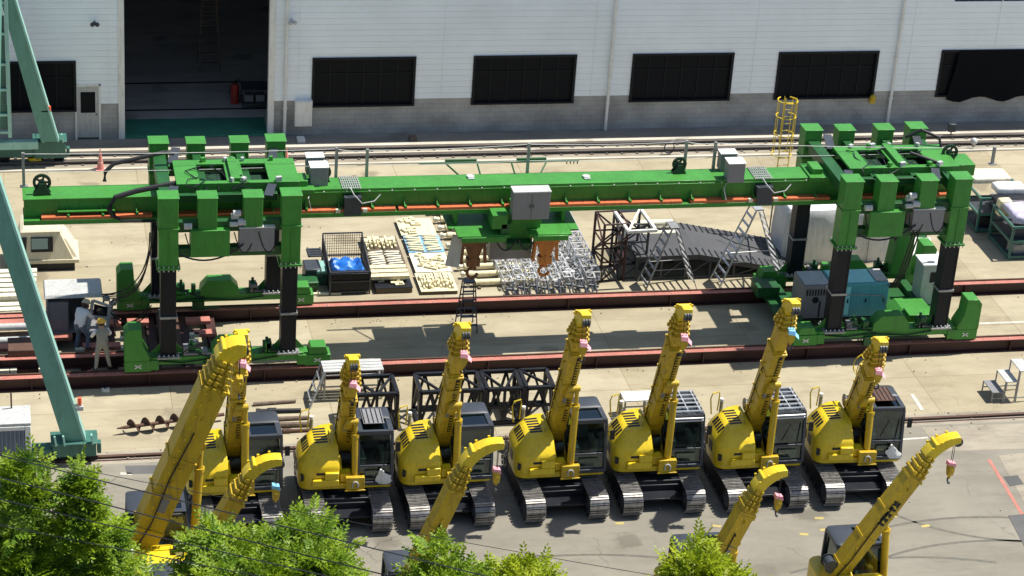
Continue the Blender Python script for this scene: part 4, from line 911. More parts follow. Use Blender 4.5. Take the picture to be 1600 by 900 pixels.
def crane_boom(root, el, L, ext, py=.75, pz=1.42, w=.40, hookdrop=.62, cloth=None, panel=None, cyl=True, neck=.85, x=.03, bend=62, logo=False, hs=1.0, ncol=4):
    el = R(el); ce, se = math.cos(el), math.sin(el); piv = Vector((x, py, pz)); u = Vector((0, -ce, se)); v = Vector((0, se, ce)); X = Vector((1, 0, 0))
    def P(s, a, b): return piv+u*s+X*a+v*(b*hs)
    def pr(mb, pts, a0, a1, mi=0): mb.loft([[P(s, a0, b) for s, b in pts], [P(s, a1, b) for s, b in pts]], mi)
    hw = w/2
    b = MB()
    pr(b, [(-.18, -.16), (.05, -.26), (.7, -.34), (1.3, -.35), (L, -.31), (L, .27), (.7, .27), (.2, .22), (-.18, .12)], -hw, hw)
    for s in (.9, 1.9, 2.9, L-.12):
        if s < L: pr(b, [(s, -.37), (s+.07, -.37), (s+.07, .30), (s, .30)], -hw-.022, hw+.022)
    lu = MB(); rnd = random.Random(int(L*100)+int(el*50))
    for k in range(int(L/.45)): s = .5+k*.45; lu.add([tuple(P(s+i, sd*(hw+.03)+j*sd, -.05+q)) for q in (0, .05) for i, j in ((0, 0), (.09, 0), (.09, .03), (0, .03)) for sd in (rnd.choice((-1, 1)),)], [(0, 1, 2, 3), (4, 5, 6, 7), (0, 1, 5, 4), (1, 2, 6, 5), (2, 3, 7, 6), (3, 0, 4, 7)])
    bl = MB()
    for k in range(int(L/.32)): q = .6+k*.32; pr(bl, [(q, .10), (q+.05, .10), (q+.05, .15), (q, .15)], -hw-.015, -hw+.01); pr(bl, [(q+.1, -.35), (q+.15, -.35), (q+.15, -.30), (q+.1, -.30)], -hw*.7, -hw*.55)
    for m_ in (lu, bl):
        o_ = len(b.v); b.v += m_.v; b.f += [[i+o_ for i in f] for f in m_.f]; b.m += [1]*len(m_.f)
    boom = b.build('boom', [YEL2, YEL], root, bevel=.012, split=False)
    ho = MB(); ho.path([P(.3, -hw-.03, .1), P(1.2, -hw-.05, .02), P(2.4, -hw-.03, .06), P(L*.75, -hw-.04, .0)], .018); ho.path([P(.3, hw+.03, -.1), P(1.6, hw+.05, -.06), P(L*.8, hw+.03, -.1)], .018)
    ho.build('hose', RUB, boom, split=False)
    tk = MB(); pr(tk, [(L*.30, -.362), (L-.15, -.342), (L-.15, -.325), (L*.30, -.345)], hw*.15, hw*.62); lk_ = MB()
    for k in range(int(L*.65/.12)): q = L*.30+.06+k*.12; pr(lk_, [(q, -.372), (q+.05, -.372), (q+.05, -.355), (q, -.355)], hw*.2, hw*.57)
    o_ = len(tk.v); tk.v += lk_.v; tk.f += [[i+o_ for i in f] for f in lk_.f]; tk.m += [1]*len(lk_.f); tk.build('hose_track', [BLK, YEL2], boom, split=False)
    gp = MB(); gp.add([tuple(P(q_, -hw*.55+w_, -.345+d__)) for d__ in (0, -.03) for q_, w_ in ((L*.5, 0), (L*.5, .10), (L*.5+.28, .10), (L*.5+.28, 0))], [(0, 1, 2, 3), (4, 7, 6, 5), (0, 4, 5, 1), (1, 5, 6, 2), (2, 6, 7, 3), (3, 7, 4, 0)]); gp.build('rating_label', MGR, boom)
    s0 = L
    if ext > 0:
        e = MB(); pr(e, [(L, -.27), (L+ext, -.27), (L+ext, .235), (L, .235)], -hw+.03, hw-.03); e.build('boom_section', YEL2, root, bevel=.015); s0 = L+ext
    hd = MB()
    for k in range(ncol):
        s = s0+(k-(ncol-4))*.17; q = .035*k*4/ncol; a = hw+.015-.018*k
        pr(hd, [(s-.02, -.30+q), (s+.17, -.28+q), (s+.17, .25-q), (s-.02, .25-q)], -a+.035, a-.035)
        pr(hd, [(s+.07, -.335+q), (s+.14, -.335+q), (s+.14, .30-q), (s+.07, .30-q)], -a-.01, a+.01)
        for sg in (-1, 1):
            for bb_ in (-.22+q, .02, .2-q): pr(hd, [(s+.03, bb_-.04), (s+.15, bb_-.05), (s+.17, bb_+.03), (s+.05, bb_+.05)], sg*(a+.005), sg*(a+.07))
    hd.build('telescopic_collar', YEL2, root, bevel=.012, split=False)
    s1 = s0+.62; rings = []; c = P(s1, 0, .03); d = u.copy(); n = 8
    for k in range(n+1):
        th = R(bend)*k/n; d = (u*math.cos(th)-v*math.sin(th)); nn = (v*math.cos(th)+u*math.sin(th))
        if k: c = c+d*(neck/n)
        hh = (.20-.07*k/n+ .03*math.sin(math.pi*k/n))*hs; a = (w*.42)-.03*k/n
        rings.append([c+X*-a+nn*(hh-.05), c+X*-a+nn*hh*1.0, c+X*a+nn*hh*1.0, c+X*a+nn*(hh-.05), c+X*a-nn*hh, c+X*-a-nn*hh])
    nk = MB(); nk.loft(rings); tip = c; neckb = nk.build('boom_head', YEL, root, bevel=.012)
    sh = MB()
    for dx in (-.08, .0, .08): sh.tube(tip+X*(dx-.025)-nn*.10-d*.05, tip+X*(dx+.025)-nn*.10-d*.05, .13, 0, 16)
    sh.build('sheave', DGR, neckb, split=False)
    lg = MB()
    for k in (2, 4, 6): rr = rings[k]; lg.box(*(Vector(rr[2])+X*.03), .05, .06, .06); lg.box(*(Vector(rr[1])-X*.03), .05, .06, .06)
    lg.tube(rings[3][1]-X*.04, rings[3][2]+X*.04, .05, 0, 10); lg.build('pin', YEL, neckb)
    # ropes, hook block
    hp = tip-d*.12-nn*.16
    ro = MB()
    for dx in (-.05, .05): ro.tube(hp+X*dx, hp+X*dx-Vector((0, 0, hookdrop)), .009, 0, 5)
    ro.build('hoist_rope', BLK, root, split=False)
    t0 = hp-Vector((0, 0, hookdrop))
    hb = MB(); hb.prism([(t0.x-.13, t0.z-.02), (t0.x+.13, t0.z-.02), (t0.x+.15, t0.z-.22), (t0.x+.07, t0.z-.46), (t0.x-.07, t0.z-.46), (t0.x-.15, t0.z-.22)], 'y', t0.y-.10, t0.y+.10)
    hb.tube((t0.x, t0.y, t0.z-.46), (t0.x, t0.y, t0.z-.56), .05, 0, 10)
    def shr(mb_): mb_.v = [tuple(t0+(Vector(p_)-t0)*.80) for p_ in mb_.v]; return mb_
    hb.tube((t0.x-.16, t0.y, t0.z-.2), (t0.x+.16, t0.y, t0.z-.2), .045, 0, 10); shr(hb)
    hb = hb.build('hook_block', YEL2, root, bevel=.02)
    hk = MB(); hk.path([(t0.x+.09*math.cos(R(a)), t0.y, t0.z-.66+.10*math.sin(R(a))) for a in range(100, -180, -25)], .032, 0, 8); shr(hk); hk.build('hook', DGR, hb)
    if cloth:
        cc = MB(); cc.add([(t0.x-.15, t0.y-.13, t0.z-.08), (t0.x+.12, t0.y-.14, t0.z-.13), (t0.x+.18, t0.y+.12, t0.z-.09), (t0.x-.10, t0.y+.14, t0.z-.03), (t0.x-.13, t0.y-.10, t0.z+.06), (t0.x+.11, t0.y-.11, t0.z+.03), (t0.x+.14, t0.y+.11, t0.z+.07), (t0.x-.11, t0.y+.12, t0.z+.09)], [(0, 1, 5, 4), (1, 2, 6, 5), (2, 3, 7, 6), (3, 0, 4, 7), (4, 5, 6, 7), (0, 3, 2, 1)])
        cc.add([(t0.x+.10, t0.y-.15, t0.z-.12), (t0.x+.24, t0.y-.20, t0.z-.26), (t0.x+.30, t0.y+.02, t0.z-.22), (t0.x+.17, t0.y+.12, t0.z-.09), (t0.x+.10, t0.y-.14, t0.z-.11), (t0.x+.24, t0.y-.19, t0.z-.25), (t0.x+.30, t0.y+.03, t0.z-.21), (t0.x+.17, t0.y+.13, t0.z-.08)], [(0, 1, 2, 3), (4, 7, 6, 5), (0, 4, 5, 1), (1, 5, 6, 2), (2, 6, 7, 3)])
        shr(cc); cc.build('cloth_cover', cloth, hb, split=False)
    if cyl:
        a = Vector((x+.25, -.55, 1.12)); e_ = P(L*.66, .22, -.40); m_ = a+(e_-a)*.80
        c1 = MB(); c1.tube(a, m_, .105, 0, 14); c1.tube(m_-(e_-a).normalized()*.1, m_, .125, 0, 14); c1 = c1.build('luffing_cylinder', YEL2, root)
        c2 = MB(); c2.tube(m_, e_, .065, 0, 12); c2.build('cylinder_rod', YEL2, c1)
        c3 = MB(); c3.tube(e_-X*.28, e_+X*.08, .09, 0, 12); c3.add([tuple(p) for p in (P(L*.60-.25, -.1, -.3), P(L*.60+.25, -.1, -.3), P(L*.60+.1, -.1, -.46), P(L*.60-.1, -.1, -.46), P(L*.60-.25, .12, -.3), P(L*.60+.25, .12, -.3), P(L*.60+.1, .12, -.46), P(L*.60-.1, .12, -.46))], [(0, 1, 2, 3), (4, 7, 6, 5), (0, 4, 5, 1), (1, 5, 6, 2), (2, 6, 7, 3), (3, 7, 4, 0)]); c3.build('cylinder_lug', YEL2, boom, split=False)
    # winch on top of the boom foot
    wn = MB(); wn.tube(P(.75, -.17, .42), P(.75, .17, .42), .15, 0, 16); wn.tube(P(.75, -.19, .42), P(.75, -.17, .42), .20, 0, 16); wn.tube(P(.75, .17, .42), P(.75, .19, .42), .20, 0, 16); wn.build('winch', DGR, boom, split=False)
    if panel == 'grey':
        s = 1.5
        for sg in (-1,): pb = MB(); pr(pb, [(s, -.16), (s+.5, -.16), (s+.5, .02), (s, .02)], sg*(hw+.004), sg*(hw+.010)); pb.build('rating_plate', MGR, boom)
    if logo:
        sg = -1; s = L*.60
        pb = MB(); pr(pb, [(s, -.20), (s+.80, -.20), (s+.80, .10), (s, .10)], sg*(hw+.006), sg*(hw+.012)); pb = pb.build('emblem_panel', BLK, boom)
        em = MB()
        for k in range(4):
            sa = s+.08+k*.17
            pr(em, [(sa, -.17), (sa+.04, -.17), (sa+.04, -.03), (sa, -.03)], sg*(hw+.014), sg*(hw+.018)); pr(em, [(sa+.05, -.10), (sa+.08, -.10), (sa+.06, .06), (sa+.03, .06)], sg*(hw+.014), sg*(hw+.018))
        em.build('emblem', YEL, pb, split=False)
    return boom

def roof_bars(root, mat):
    m = MB()
    for k in range(6): y = -.38+k*.24; m.path([(.36, y, 2.68), (.38, y, 2.80), (1.28, y, 2.80), (1.30, y, 2.68)], .025)
    for xx in (.45, .83, 1.2): m.beam((xx, -.40, 2.79), (xx, .85, 2.79), .03, .03)
    for z in (2.52, 2.60): m.tube((.38, -.48, z), (1.28, -.48, z), .028)
    m.build('roof_guard', mat, root, split=False)

GRP = 'yellow crawler cranes parked in the front row'
GRP2 = 'yellow cranes parked nearest the trees'
base0 = crane_base()
spare = [base0]+[copy_tree(base0) for _ in range(11)]
def crane(x, y, rz, label, group, scale=1.0, name='crawler_crane'):
    r = spare.pop(0)
    r.location = (x, y, .012); r.rotation_euler = (0, 0, rz); r.scale = (scale,)*3
    tag(r, label, 'crane', group); r.name = name
    return r
cA = crane(6.15, 58.5, R(1), 'yellow crawler crane behind the biggest boom, leftmost of its row', GRP); crane_boom(cA, 68, 4.1, .35, cloth=PNK, neck=.6)
cB = crane(9.35, 58.5, R(-1), 'yellow crawler crane with short boom and flat dark cab beside the timber and auger', GRP); crane_boom(cB, 68, 2.75, .45, neck=.55, cloth=PNK, hookdrop=.5)
cC = crane(12.28, 58.5, R(1), 'yellow crawler crane with a curved boom head above the black lattice frames', GRP); crane_boom(cC, 68, 3.6, .75, cloth=PNK, hookdrop=.55)
cD = crane(15.70, 58.55, R(.8), 'yellow crawler crane with glass roof hatch, fourth from the left in its row', GRP); crane_boom(cD, 68, 4.35, .35, cloth=PNK, neck=.7)
cE = crane(18.68, 58.6, R(-.7), 'yellow crawler crane with silver bars over the cab, in front of the white bench', GRP); crane_boom(cE, 68, 4.35, .40, cloth=PNK, neck=.75); roof_bars(cE, SIL)
cF = crane(21.80, 58.5, R(.6), 'yellow crawler crane with silver roof bars and a blue cloth on its hook', GRP); crane_boom(cF, 68.5, 4.0, .85, cloth=SKY, neck=.7); roof_bars(cF, SIL)
cG = crane(24.92, 58.5, R(-2), 'rightmost yellow crawler crane of the row, with short boom and dark slatted cab roof', GRP); crane_boom(cG, 66, 2.8, .45, cloth=PNK, neck=.55, hookdrop=.7)
for r_, nm in ((cB, 1), (cG, 2)):      # roof mats and a white seat cover on two of them
    m = MB(); m.bb(.52, 1.12, -.1, .75, 2.745, 2.765)
    m = m.build('roof_mat', MGR if nm == 1 else RUST, r_)
    q = MB()
    for k in range(5): q.bb(.54+k*.13, .57+k*.13, -.08, .73, 2.766, 2.775)
    q.build('rib', BLK, m, split=False)
    s_ = MB(); rw = random.Random(nm); nn = 10; rings_ = []
    for j in range(7):
        z_ = 1.08+.075*j; wd = (.20, .27, .25, .22, .15, .10, .03)[j]
        rings_.append([(1.14-.05*j*.5+wd*math.cos(2*math.pi*k/nn)*rw.uniform(.7, 1.15), -.64+.05*math.sin(2*math.pi*k/nn)*rw.uniform(.6, 1.3), z_+rw.uniform(-.02, .02)) for k in range(nn)])
    s_.loft(rings_); s_.build('plastic_wrap', WHT, r_, split=False, ang=15)
q = MB(); q.path([(.55+.42*math.cos(R(a)), .9, 3.25+.42*math.sin(R(a))) for a in range(0, 361, 20)], .018); q.path([(.55+.42*math.cos(R(a)), 1.25, 3.25+.42*math.sin(R(a))) for a in range(0, 361, 20)], .018)
for a in range(0, 360, 60): q.tube((.55+.42*math.cos(R(a)), .9, 3.25+.42*math.sin(R(a))), (.55+.42*math.cos(R(a)), 1.25, 3.25+.42*math.sin(R(a))), .014)
q.build('hose_reel', YEL, cG, split=False)
# second row: facing +X
cL = crane(22.6, 50.5, R(90), 'yellow crane at the bottom right with a black emblem panel on its boom', GRP2); crane_boom(cL, 59, 4.1, .0, py=1.35, pz=1.55, w=.46, cloth=PNK, logo=True, neck=1.0, bend=50, hs=.72)
cK = crane(18.2, 50.5, R(90), 'yellow crane whose boom rises beside the small light green tree', GRP2); crane_boom(cK, 68, 3.1, .0, py=.55, pz=1.4, w=.46, cloth=PNK, neck=.95, bend=62, panel='grey', hs=.72)
cJ = crane(10.35, 50.5, R(90), 'yellow crane whose boom leans across the third crane of the row behind it', GRP2); crane_boom(cJ, 69, 4.2, .0, py=.9, pz=1.5, w=.46, cloth=PNK, neck=1.2, bend=68, panel='grey', hs=.72)
cI = crane(4.2, 50.5, R(90), 'yellow crane hidden by trees, only its curved boom head and blue hook cloth showing', GRP2); crane_boom(cI, 62, 4.45, .0, py=.9, pz=1.5, w=.46, cloth=SKY, neck=1.0, bend=62, hs=.72)
cH = crane(3.96, 53.42, R(90), 'biggest yellow crane, its wide boom leaning right above the left trees', GRP2, 1.12, 'crawler_crane')
crane_boom(cH, 68, 5.0, .0, py=.86, pz=1.72, w=.66, cloth=None, neck=.62, bend=70, panel='grey', hs=1.05, ncol=5)
for o_ in [c_ for h_ in cH.children if h_.name.startswith('engine_hood') for c_ in h_.children if c_.name.startswith(('louvre', 'side_grille'))]: bpy.data.objects.remove(o_)
q = MB()
for y_ in (.0, .42): q.bb(-1.39, -1.355, y_, y_+.26, 1.18, 1.50)
q.build('side_grille', BLK, [h_ for h_ in cH.children if h_.name.startswith('engine_hood')][0], split=False)
q = MB(); q.bb(-.66, -.38, -.30, -.05, 1.98, 2.3); q.build('sign_box', BLK, cH, bevel=.02); q = MB(); q.bb(-.668, -.662, -.26, -.10, 2.08, 2.2)
for k in range(3): q.bb(-.60+k*.07, -.55+k*.07, -.305, -.302, 2.08, 2.2)
q.build('sign_mark', WHT, cH, split=False)

# ================================================================== YARD ITEMS
rnd = random.Random(11)
# black lattice frames in front of the row of cranes
def box_frame(x0, x1, y0, y1, h, label, n=2, mat=BLK, r=.055, group='black lattice frames lying in the yard'):
    t = thing('truss_section', label, 'steel frame', ((x0+x1)/2, (y0+y1)/2, 0), 0, group)
    L, D = (x1-x0)/2, (y1-y0)/2; mb = MB()
    for x in (-L, L):
        for y in (-D, D): mb.beam((x, y, 0), (x, y, h), r*2, r*2)
    for z in (.06, h):
        for y in (-D, D): mb.beam((-L, y, z), (L, y, z), r*2, r*2)
        for x in (-L, L): mb.beam((x, -D, z), (x, D, z), r*2, r*2)
    mb.build('frame', mat, t, split=False)
    mb = MB()
    for k in range(n):
        a, b = -L+2*L*k/n, -L+2*L*(k+1)/n; m = (a+b)/2
        for y in (-D, D): mb.beam((a, y, .06), (m, y, h), r*1.3, r*1.3); mb.beam((m, y, h), (b, y, .06), r*1.3, r*1.3)
        mb.beam((a, -D, h), (b, D, h), r*1.2, r*1.2) if k % 2 else mb.beam((b, -D, h), (a, D, h), r*1.2, r*1.2)
        if k: mb.beam((a, -D, .06), (a, -D, h), r*1.5, r*1.5)
    for x in (-L, L): mb.beam((x, -D, .06), (x, 0, h), r*1.3, r*1.3); mb.beam((x, 0, h), (x, D, .06), r*1.3, r*1.3)
    mb.beam((-L, -D, h*.5), (L, -D, h*.5), r*1.6, r*1.6); mb.beam((-L, D, h*.5), (L, D, h*.5), r*1.6, r*1.6)
    mb.build('brace', mat, t, split=False)
box_frame(10.35, 11.62, 62.75, 63.9, 1.25, 'black lattice frame behind the crane with the short boom and flat cab roof')
box_frame(12.35, 14.30, 62.75, 63.9, 1.25, 'long black lattice frame left of centre behind the curved boom head', 3)
box_frame(14.45, 15.55, 62.75, 63.9, 1.25, 'short black lattice frame in the middle of the black frame line')
box_frame(15.70, 16.55, 62.75, 63.9, 1.25, 'smallest black lattice frame, at the right end of the line', 1)
# work bench frames
def bench(label, x, y, w, d, h, mat=LGR, rz=0.0, planks=4, name='work_platform'):
    t = thing(name, label, 'work platform', (x, y, 0), rz)
    for k in range(planks): m = MB(); yy = -d/2+d*(k+.5)/planks; m.bb(-w/2, w/2, yy-d/planks*.44, yy+d/planks*.44, h-.04, h); m.build('top_plank', mat, t)
    f = MB()
    for sx in (-1, 1):
        for sy in (-1, 1): f.beam((sx*w*.48, sy*d*.48, 0), (sx*w*.48, sy*d*.48, h-.04), .05, .05)
        f.beam((sx*w*.48, -d*.48, .35), (sx*w*.48, d*.48, .35), .04, .04); f.beam((sx*w*.48, -d*.48, .06), (sx*w*.48, d*.48, h-.1), .03, .03)
        f.beam((-w*.48, sx*d*.48, .5), (w*.48, sx*d*.48, .5), .04, .04)
    f.build('frame', GALV, t, split=False); return t
t = bench('long silver topped work platform with a sloping ladder beside the green portal sill', 10.55, 65.05, 1.9, .75, 1.05, LGR)
f = MB()
for sy in (-.36, .36): f.beam((-.92, sy, 1.02), (-1.45, sy-.5, 0), .05, .05)
for k in range(3): u = (k+1)/4; f.beam((-.92-.63*u, -.36-.6*u, 1.02*(1-u)), (-.92-.63*u, .36-.6*u, 1.02*(1-u)), .06, .04)
f.build('side_ladder', GALV, t, split=False)
bench('small white topped bench standing behind the silver barred crane', 19.35, 62.9, 1.0, .62, .72, WHT)
def steps(x, y, label):
    t = thing('step_stand', label, 'steps', (x, y, 0)); f = MB()
    for k in range(3):
        xx = -.55+k*.42; h = .38*(k+1)
        p = MB(); p.bb(xx-.2, xx+.2, -.42, .42, h-.03, h); p.build('tread', LGR if k else MGR, t)
        for a in (-.19, .19):
            for yy in (-.4, .4): f.beam((xx+a, yy, 0), (xx+a, yy, h-.03), .035, .035)
        for yy in (-.4, .4): f.beam((xx-.19, yy, .15), (xx+.19, yy, .15), .03, .03)
    f.build('frame', GALV, t, split=False)
steps(32.05, 63.1, 'three step grey metal stand alone on the concrete at the right edge')
# auger
t = thing('earth_auger', 'rusty spiral earth auger lying on the concrete beside the teal crane foot', 'auger', (3.35, 63.2, .22), R(10))
m = MB(); m.tube((0, 0, 0), (3.1, 0, 0), .055, 0, 10); m.tube((-.25, 0, 0), (0, 0, 0), .02, 0, 8, r2=.055); m.build('shaft', RUST, t)
m = MB(); N = 110; pitch_ = .45
ri = [(.05+x_, 0, 0) for x_ in (0,)]
vs = []; 
for k in range(N+1):
    a = 2*math.pi*k/18; xx = .1+pitch_*k/18; vs += [(xx, .05*math.cos(a), .05*math.sin(a)), (xx, .23*math.cos(a), .23*math.sin(a)), (xx+.02, .23*math.cos(a), .23*math.sin(a)), (xx+.02, .05*math.cos(a), .05*math.sin(a))]
m.add(vs, [tuple(4*k+i for i in (j, (j+1) % 4))+tuple(4*(k+1)+i for i in ((j+1) % 4, j)) for k in range(N) for j in range(4)]); m.build('spiral_blade', RUST, t, split=False)
# timbers and bars
for i, (a, b, r, mt, lb) in enumerate(((g(396, 634), g(462, 629), .06, TIMB, 'thin brown pole, topmost of the scattered timbers left of the short boomed crane'), (g(400, 646), g(470, 644), .075, BLK, 'black steel bar lying second in the scattered timbers'), (g(420, 658), g(482, 655), .07, TIMB, 'dark timber lying third in the scattered timbers'), (g(418, 668), g(486, 666), .085, TIMB, 'pale split log lying nearest the rail'), (g(425, 677), g(490, 674), .06, RUST, 'rusty bar lying along the crane rail'), (g(305, 656), g(332, 654), .09, MAR, 'short maroon bar behind the biggest boom'))):
    m = MB(); a = Vector((a.x, a.y, r)); b = Vector((b.x, b.y, r)); c = (b-a).length/2
    mid = (a+b)/2; d_ = (b-a).normalized()
    m.tube(-d_*c, d_*c, r, 0, 9, r2=r*.8)
    if i in (1, 4): m.tube(-d_*c*.5, -d_*c*.1, r*1.35, 0, 9); m.beam(-d_*c, -d_*c*.8, r*3, r)
    o = m.build('timber_pole' if mt is TIMB else 'steel_bar', mt); o.location = mid; tag(o, lb, 'timber' if mt is TIMB else 'bar', 'scattered timbers and bars')
# long yellow-white cylinders with rods (hydraulic jacks)
cyl_rows = [(672, 337, 730), (680, 350, 735), (687, 363, 738), (690, 375, 745), (700, 391, 760), (706, 402, 770), (710, 412, 760), (716, 424, 800), (723, 436, 812), (730, 449, 820)]
for i, (px, py, qx) in enumerate(cyl_rows):
    a = g(px, py); ln = (qx-px)/43.0+.35; r = .105
    t = thing('hydraulic_cylinder', 'cream hydraulic cylinder, %s of the row lying beside the lattice sections' % ('farthest', 'second farthest', 'third farthest', 'fourth farthest', 'fifth farthest', 'fifth nearest', 'fourth nearest', 'third nearest', 'second nearest', 'nearest')[i], 'cylinder', (a.x, a.y+.05, r+.06), rnd.uniform(-.03, .03), 'cream hydraulic cylinders laid in a row')
    m = MB(); m.tube((.25, 0, 0), (ln, 0, 0), r, 0, 14); m.tube((ln-.25, 0, 0), (ln-.05, 0, 0), r*1.18, 0, 14); m.tube((.2, 0, 0), (.36, 0, 0), r*1.15, 0, 14); m.build('barrel', CRM, t)
    m = MB(); m.tube((-.02, 0, 0), (.2, 0, 0), r*.62, 0, 12); m.tube((0, -.09, 0), (0, .09, 0), r*.75, 0, 12); m.build('rod_end', CRM2, t)
    m = MB(); m.bb(.35, .45, -.25, .2, -r-.05, -r); m.bb(ln-.45, ln-.35, -.25, .2, -r-.05, -r); m.build('bearer', WOOD, t)
# pallets of cream parts
def pallet(px0, py0, px1, py1, label, sheetmat, n, kind, part_mat=CRM, h0=.14):
    c0 = g(px0, py0); c1 = g(px1, py1)     # far-left and near-right corners
    w = 1.26; d = c0.y-c1.y; x = (c0.x+c1.x)/2; y = (c0.y+c1.y)/2
    t = thing('parts_pallet', label, 'pallet', (x, y, 0), 0, 'pallets of cream primed parts')
    m = MB(); m.bb(-w/2, w/2, -d/2+.03, d/2-.03, 0, h0-.02); m.build('pallet_base', WOOD, t)
    m = MB(); m.bb(-w/2-.02, w/2+.02, -d/2+.02, d/2-.02, h0-.018, h0); m.build('top_sheet', sheetmat, t)
    for k in range(n):
        m = MB(); 
        if kind == 'plate': xx = rnd.uniform(-.42, .42); yy = rnd.uniform(-d*.38, d*.38); a = rnd.uniform(-.6, .6); m.box(0, 0, .03, rnd.uniform(.15, .5), rnd.uniform(.1, .3), .06, a); m.box(.05, 0, .08, .12, .09, .06, a); loc = (xx, yy, h0+.002*k)
        elif kind == 'bar': cols = 2; xx = -.32+.62*(k % cols)+rnd.uniform(-.04, .04); yy = -d*.40+d*.8*(k//cols)/max(1, (n-1)//cols); a = rnd.uniform(-.25, .25); m.box(0, 0, .04, .48, .10, .08, a); m.tube((-.24*math.cos(a), -.24*math.sin(a), .05), (-.30*math.cos(a), -.30*math.sin(a), .05), .03); loc = (xx, yy, h0)
        elif kind == 'angle': xx = -.5+1.0*k/max(1, n-1); m.bb(-.035, .035, -d*.33, d*.33, 0, .05+.04*(k % 3)); m.bb(-.07, .07, d*.1, d*.3, 0, .10); m.tube((0, -d*.2, .06), (0, -d*.2, .20), .035); loc = (xx, rnd.uniform(-.08, .08), h0)
        m.build('machined_part', part_mat, t, loc=loc, bevel=.008, split=False)
    return t
pallet(614, 347, 686, 372, 'farthest pallet of the straight line, long cream plates on a cream sheet', CRM, 9, 'plate')
pallet(630, 374, 694, 399, 'pallet with pale blue sheet under rows of short cream bars', LBLU, 14, 'bar')
pallet(642, 401, 703, 430, 'third pallet of the line, crowded with mixed cream plates', CRM2, 12, 'plate')
pallet(652, 432, 711, 460, 'nearest pallet of the line, upright olive edged cream fittings', CRM, 11, 'angle')
pallet(566, 377, 622, 400, 'pallet of upright cream brackets behind the white clips', WOOD, 8, 'angle', CRM, .18)
pallet(572, 402, 634, 427, 'pallet heaped with short off-white clamps in rows', WOOD, 14, 'bar', CRM2, .2)
pallet(576, 430, 646, 458, 'pallet of stacked long cream slabs over dark steel bars', BLK, 7, 'plate', CRM, .22)
m = MB()
for k in range(3): m.bb(-.75, .62, -.5+k*.33, -.25+k*.33, .26, .38)
o = m.build('steel_slab', CRM); c = g(610, 447); o.location = (c.x, c.y+.3, .1); tag(o, 'long cream slabs on top of the nearest left pallet', 'steel slab')
# mesh cage with a blue sheet
t = thing('mesh_cage', 'dark mesh cage box full of scrap covered by a crumpled blue sheet', 'cage', (11.5, 72.75, 0), 0)
m = MB(); m.bb(-.68, .66, -.72, .35, .12, .78); m.build('bin', BLK, t, bevel=.01)
m = MB()
for x in (-.7, .68):
    for y in (-.74, 1.35): m.beam((x, y, 0), (x, y, 1.35 if y > 0 else .85), .05, .05)
for y, h in ((1.35, 1.35), (-.74, .85)):
    for z in (.1, .5, h): m.beam((-.7, y, z), (.68, y, z), .04, .04)
for z in (.1, .6, 1.3): m.beam((-.7, -.74, min(z, .85)), (-.7, 1.35, z), .03, .03); m.beam((.68, -.74, min(z, .85)), (.68, 1.35, z), .03, .03)
m.build('frame', DGR, t, split=False)
m = MB()
for k in range(18): x = -.68+k*1.34/17; m.tube((x, 1.35, .1), (x, 1.35, 1.35), .008, 0, 4); m.tube((x, -.74, .1), (x, -.74, .85), .008, 0, 4)
for k in range(24):
    y = -.7+k*2.0/23; top = .85+.5*(y+.74)/2.1
    for x in (-.7, .68): m.tube((x, y, .1), (x, y, top), .008, 0, 4)
for k in range(12): z = .15+k*.1; m.tube((-.7, 1.35, z), (.68, 1.35, z), .008, 0, 4)
m.build('wire_mesh', BLK, t, split=False)
m = MB(); m.bb(-.55, .5, .4, 1.0, .15, .55); m.build('scrap', LGR, t)
m = MB(); n = 12; rows = [[(-.6+1.12*i/n+rnd.uniform(-.03, .03), -.45+.85*j/n+rnd.uniform(-.03, .03), .84+.10*math.sin(i*1.3+j*.9)*math.sin(j*1.1)+rnd.uniform(-.045, .045)-(.10 if i in (0, n) or j in (0, n) else 0)) for i in range(n+1)] for j in range(n+1)]
vs = [p for r_ in rows for p in r_]; K = len(vs); q_ = lambda j, i: j*(n+1)+i
vs2 = vs+[(x, y, z-.02) for x, y, z in vs]
m.add(vs2, [(q_(j, i), q_(j, i+1), q_(j+1, i+1), q_(j+1, i)) for j in range(n) for i in range(n)]+[(K+q_(j, i), K+q_(j+1, i), K+q_(j+1, i+1), K+q_(j, i+1)) for j in range(n) for i in range(n)])
o = m.build('tarpaulin', BLUE); o.location = (11.5, 72.75, .02); tag(o, 'crumpled bright blue sheet lying over the mesh cage bin', 'tarpaulin')
# green and grey boxes left of the cage
for i, (px, py, w, d, h, mt, lb) in enumerate(((479, 457, .8, .7, .38, GRN2, 'low dark green toolbox nearest the track beam'), (489, 446, .55, .8, .62, DGR, 'dark grey rounded case beside the green toolboxes'), (505, 446, .5, .8, .58, TEALL, 'pale green rounded case touching the mesh cage'))):
    c = g(px, py); t = thing('tool_box', lb, 'box', (c.x, c.y+d/2, 0), rnd.uniform(-.05, .05), 'tool cases by the left portal')
    m = MB(); m.bb(-w/2, w/2, -d/2, d/2, .05, h*.75); m.build('case', mt if i != 2 else TEALD, t, bevel=.02)
    m = MB(); m.bb(-w/2-.01, w/2+.01, -d/2-.01, d/2+.01, h*.75+.002, h); m.build('lid', mt, t, bevel=.04)
    m = MB(); m.tube((-.1, -d/2-.03, h*.6), (.1, -d/2-.03, h*.6), .015); m.build('handle', BLK, t)
m = MB(); m.bb(-.9, .9, -.05, .05, 0, .08); o = m.build('timber_batten', CRM2); c = g(492, 461); o.location = (c.x, c.y, 0); tag(o, 'pale batten on the ground before the tool cases', 'timber')
m = MB()
for k in range(4): m.bb(-.25, .25, -.3+k*.18, -.2+k*.18, 0, .05)
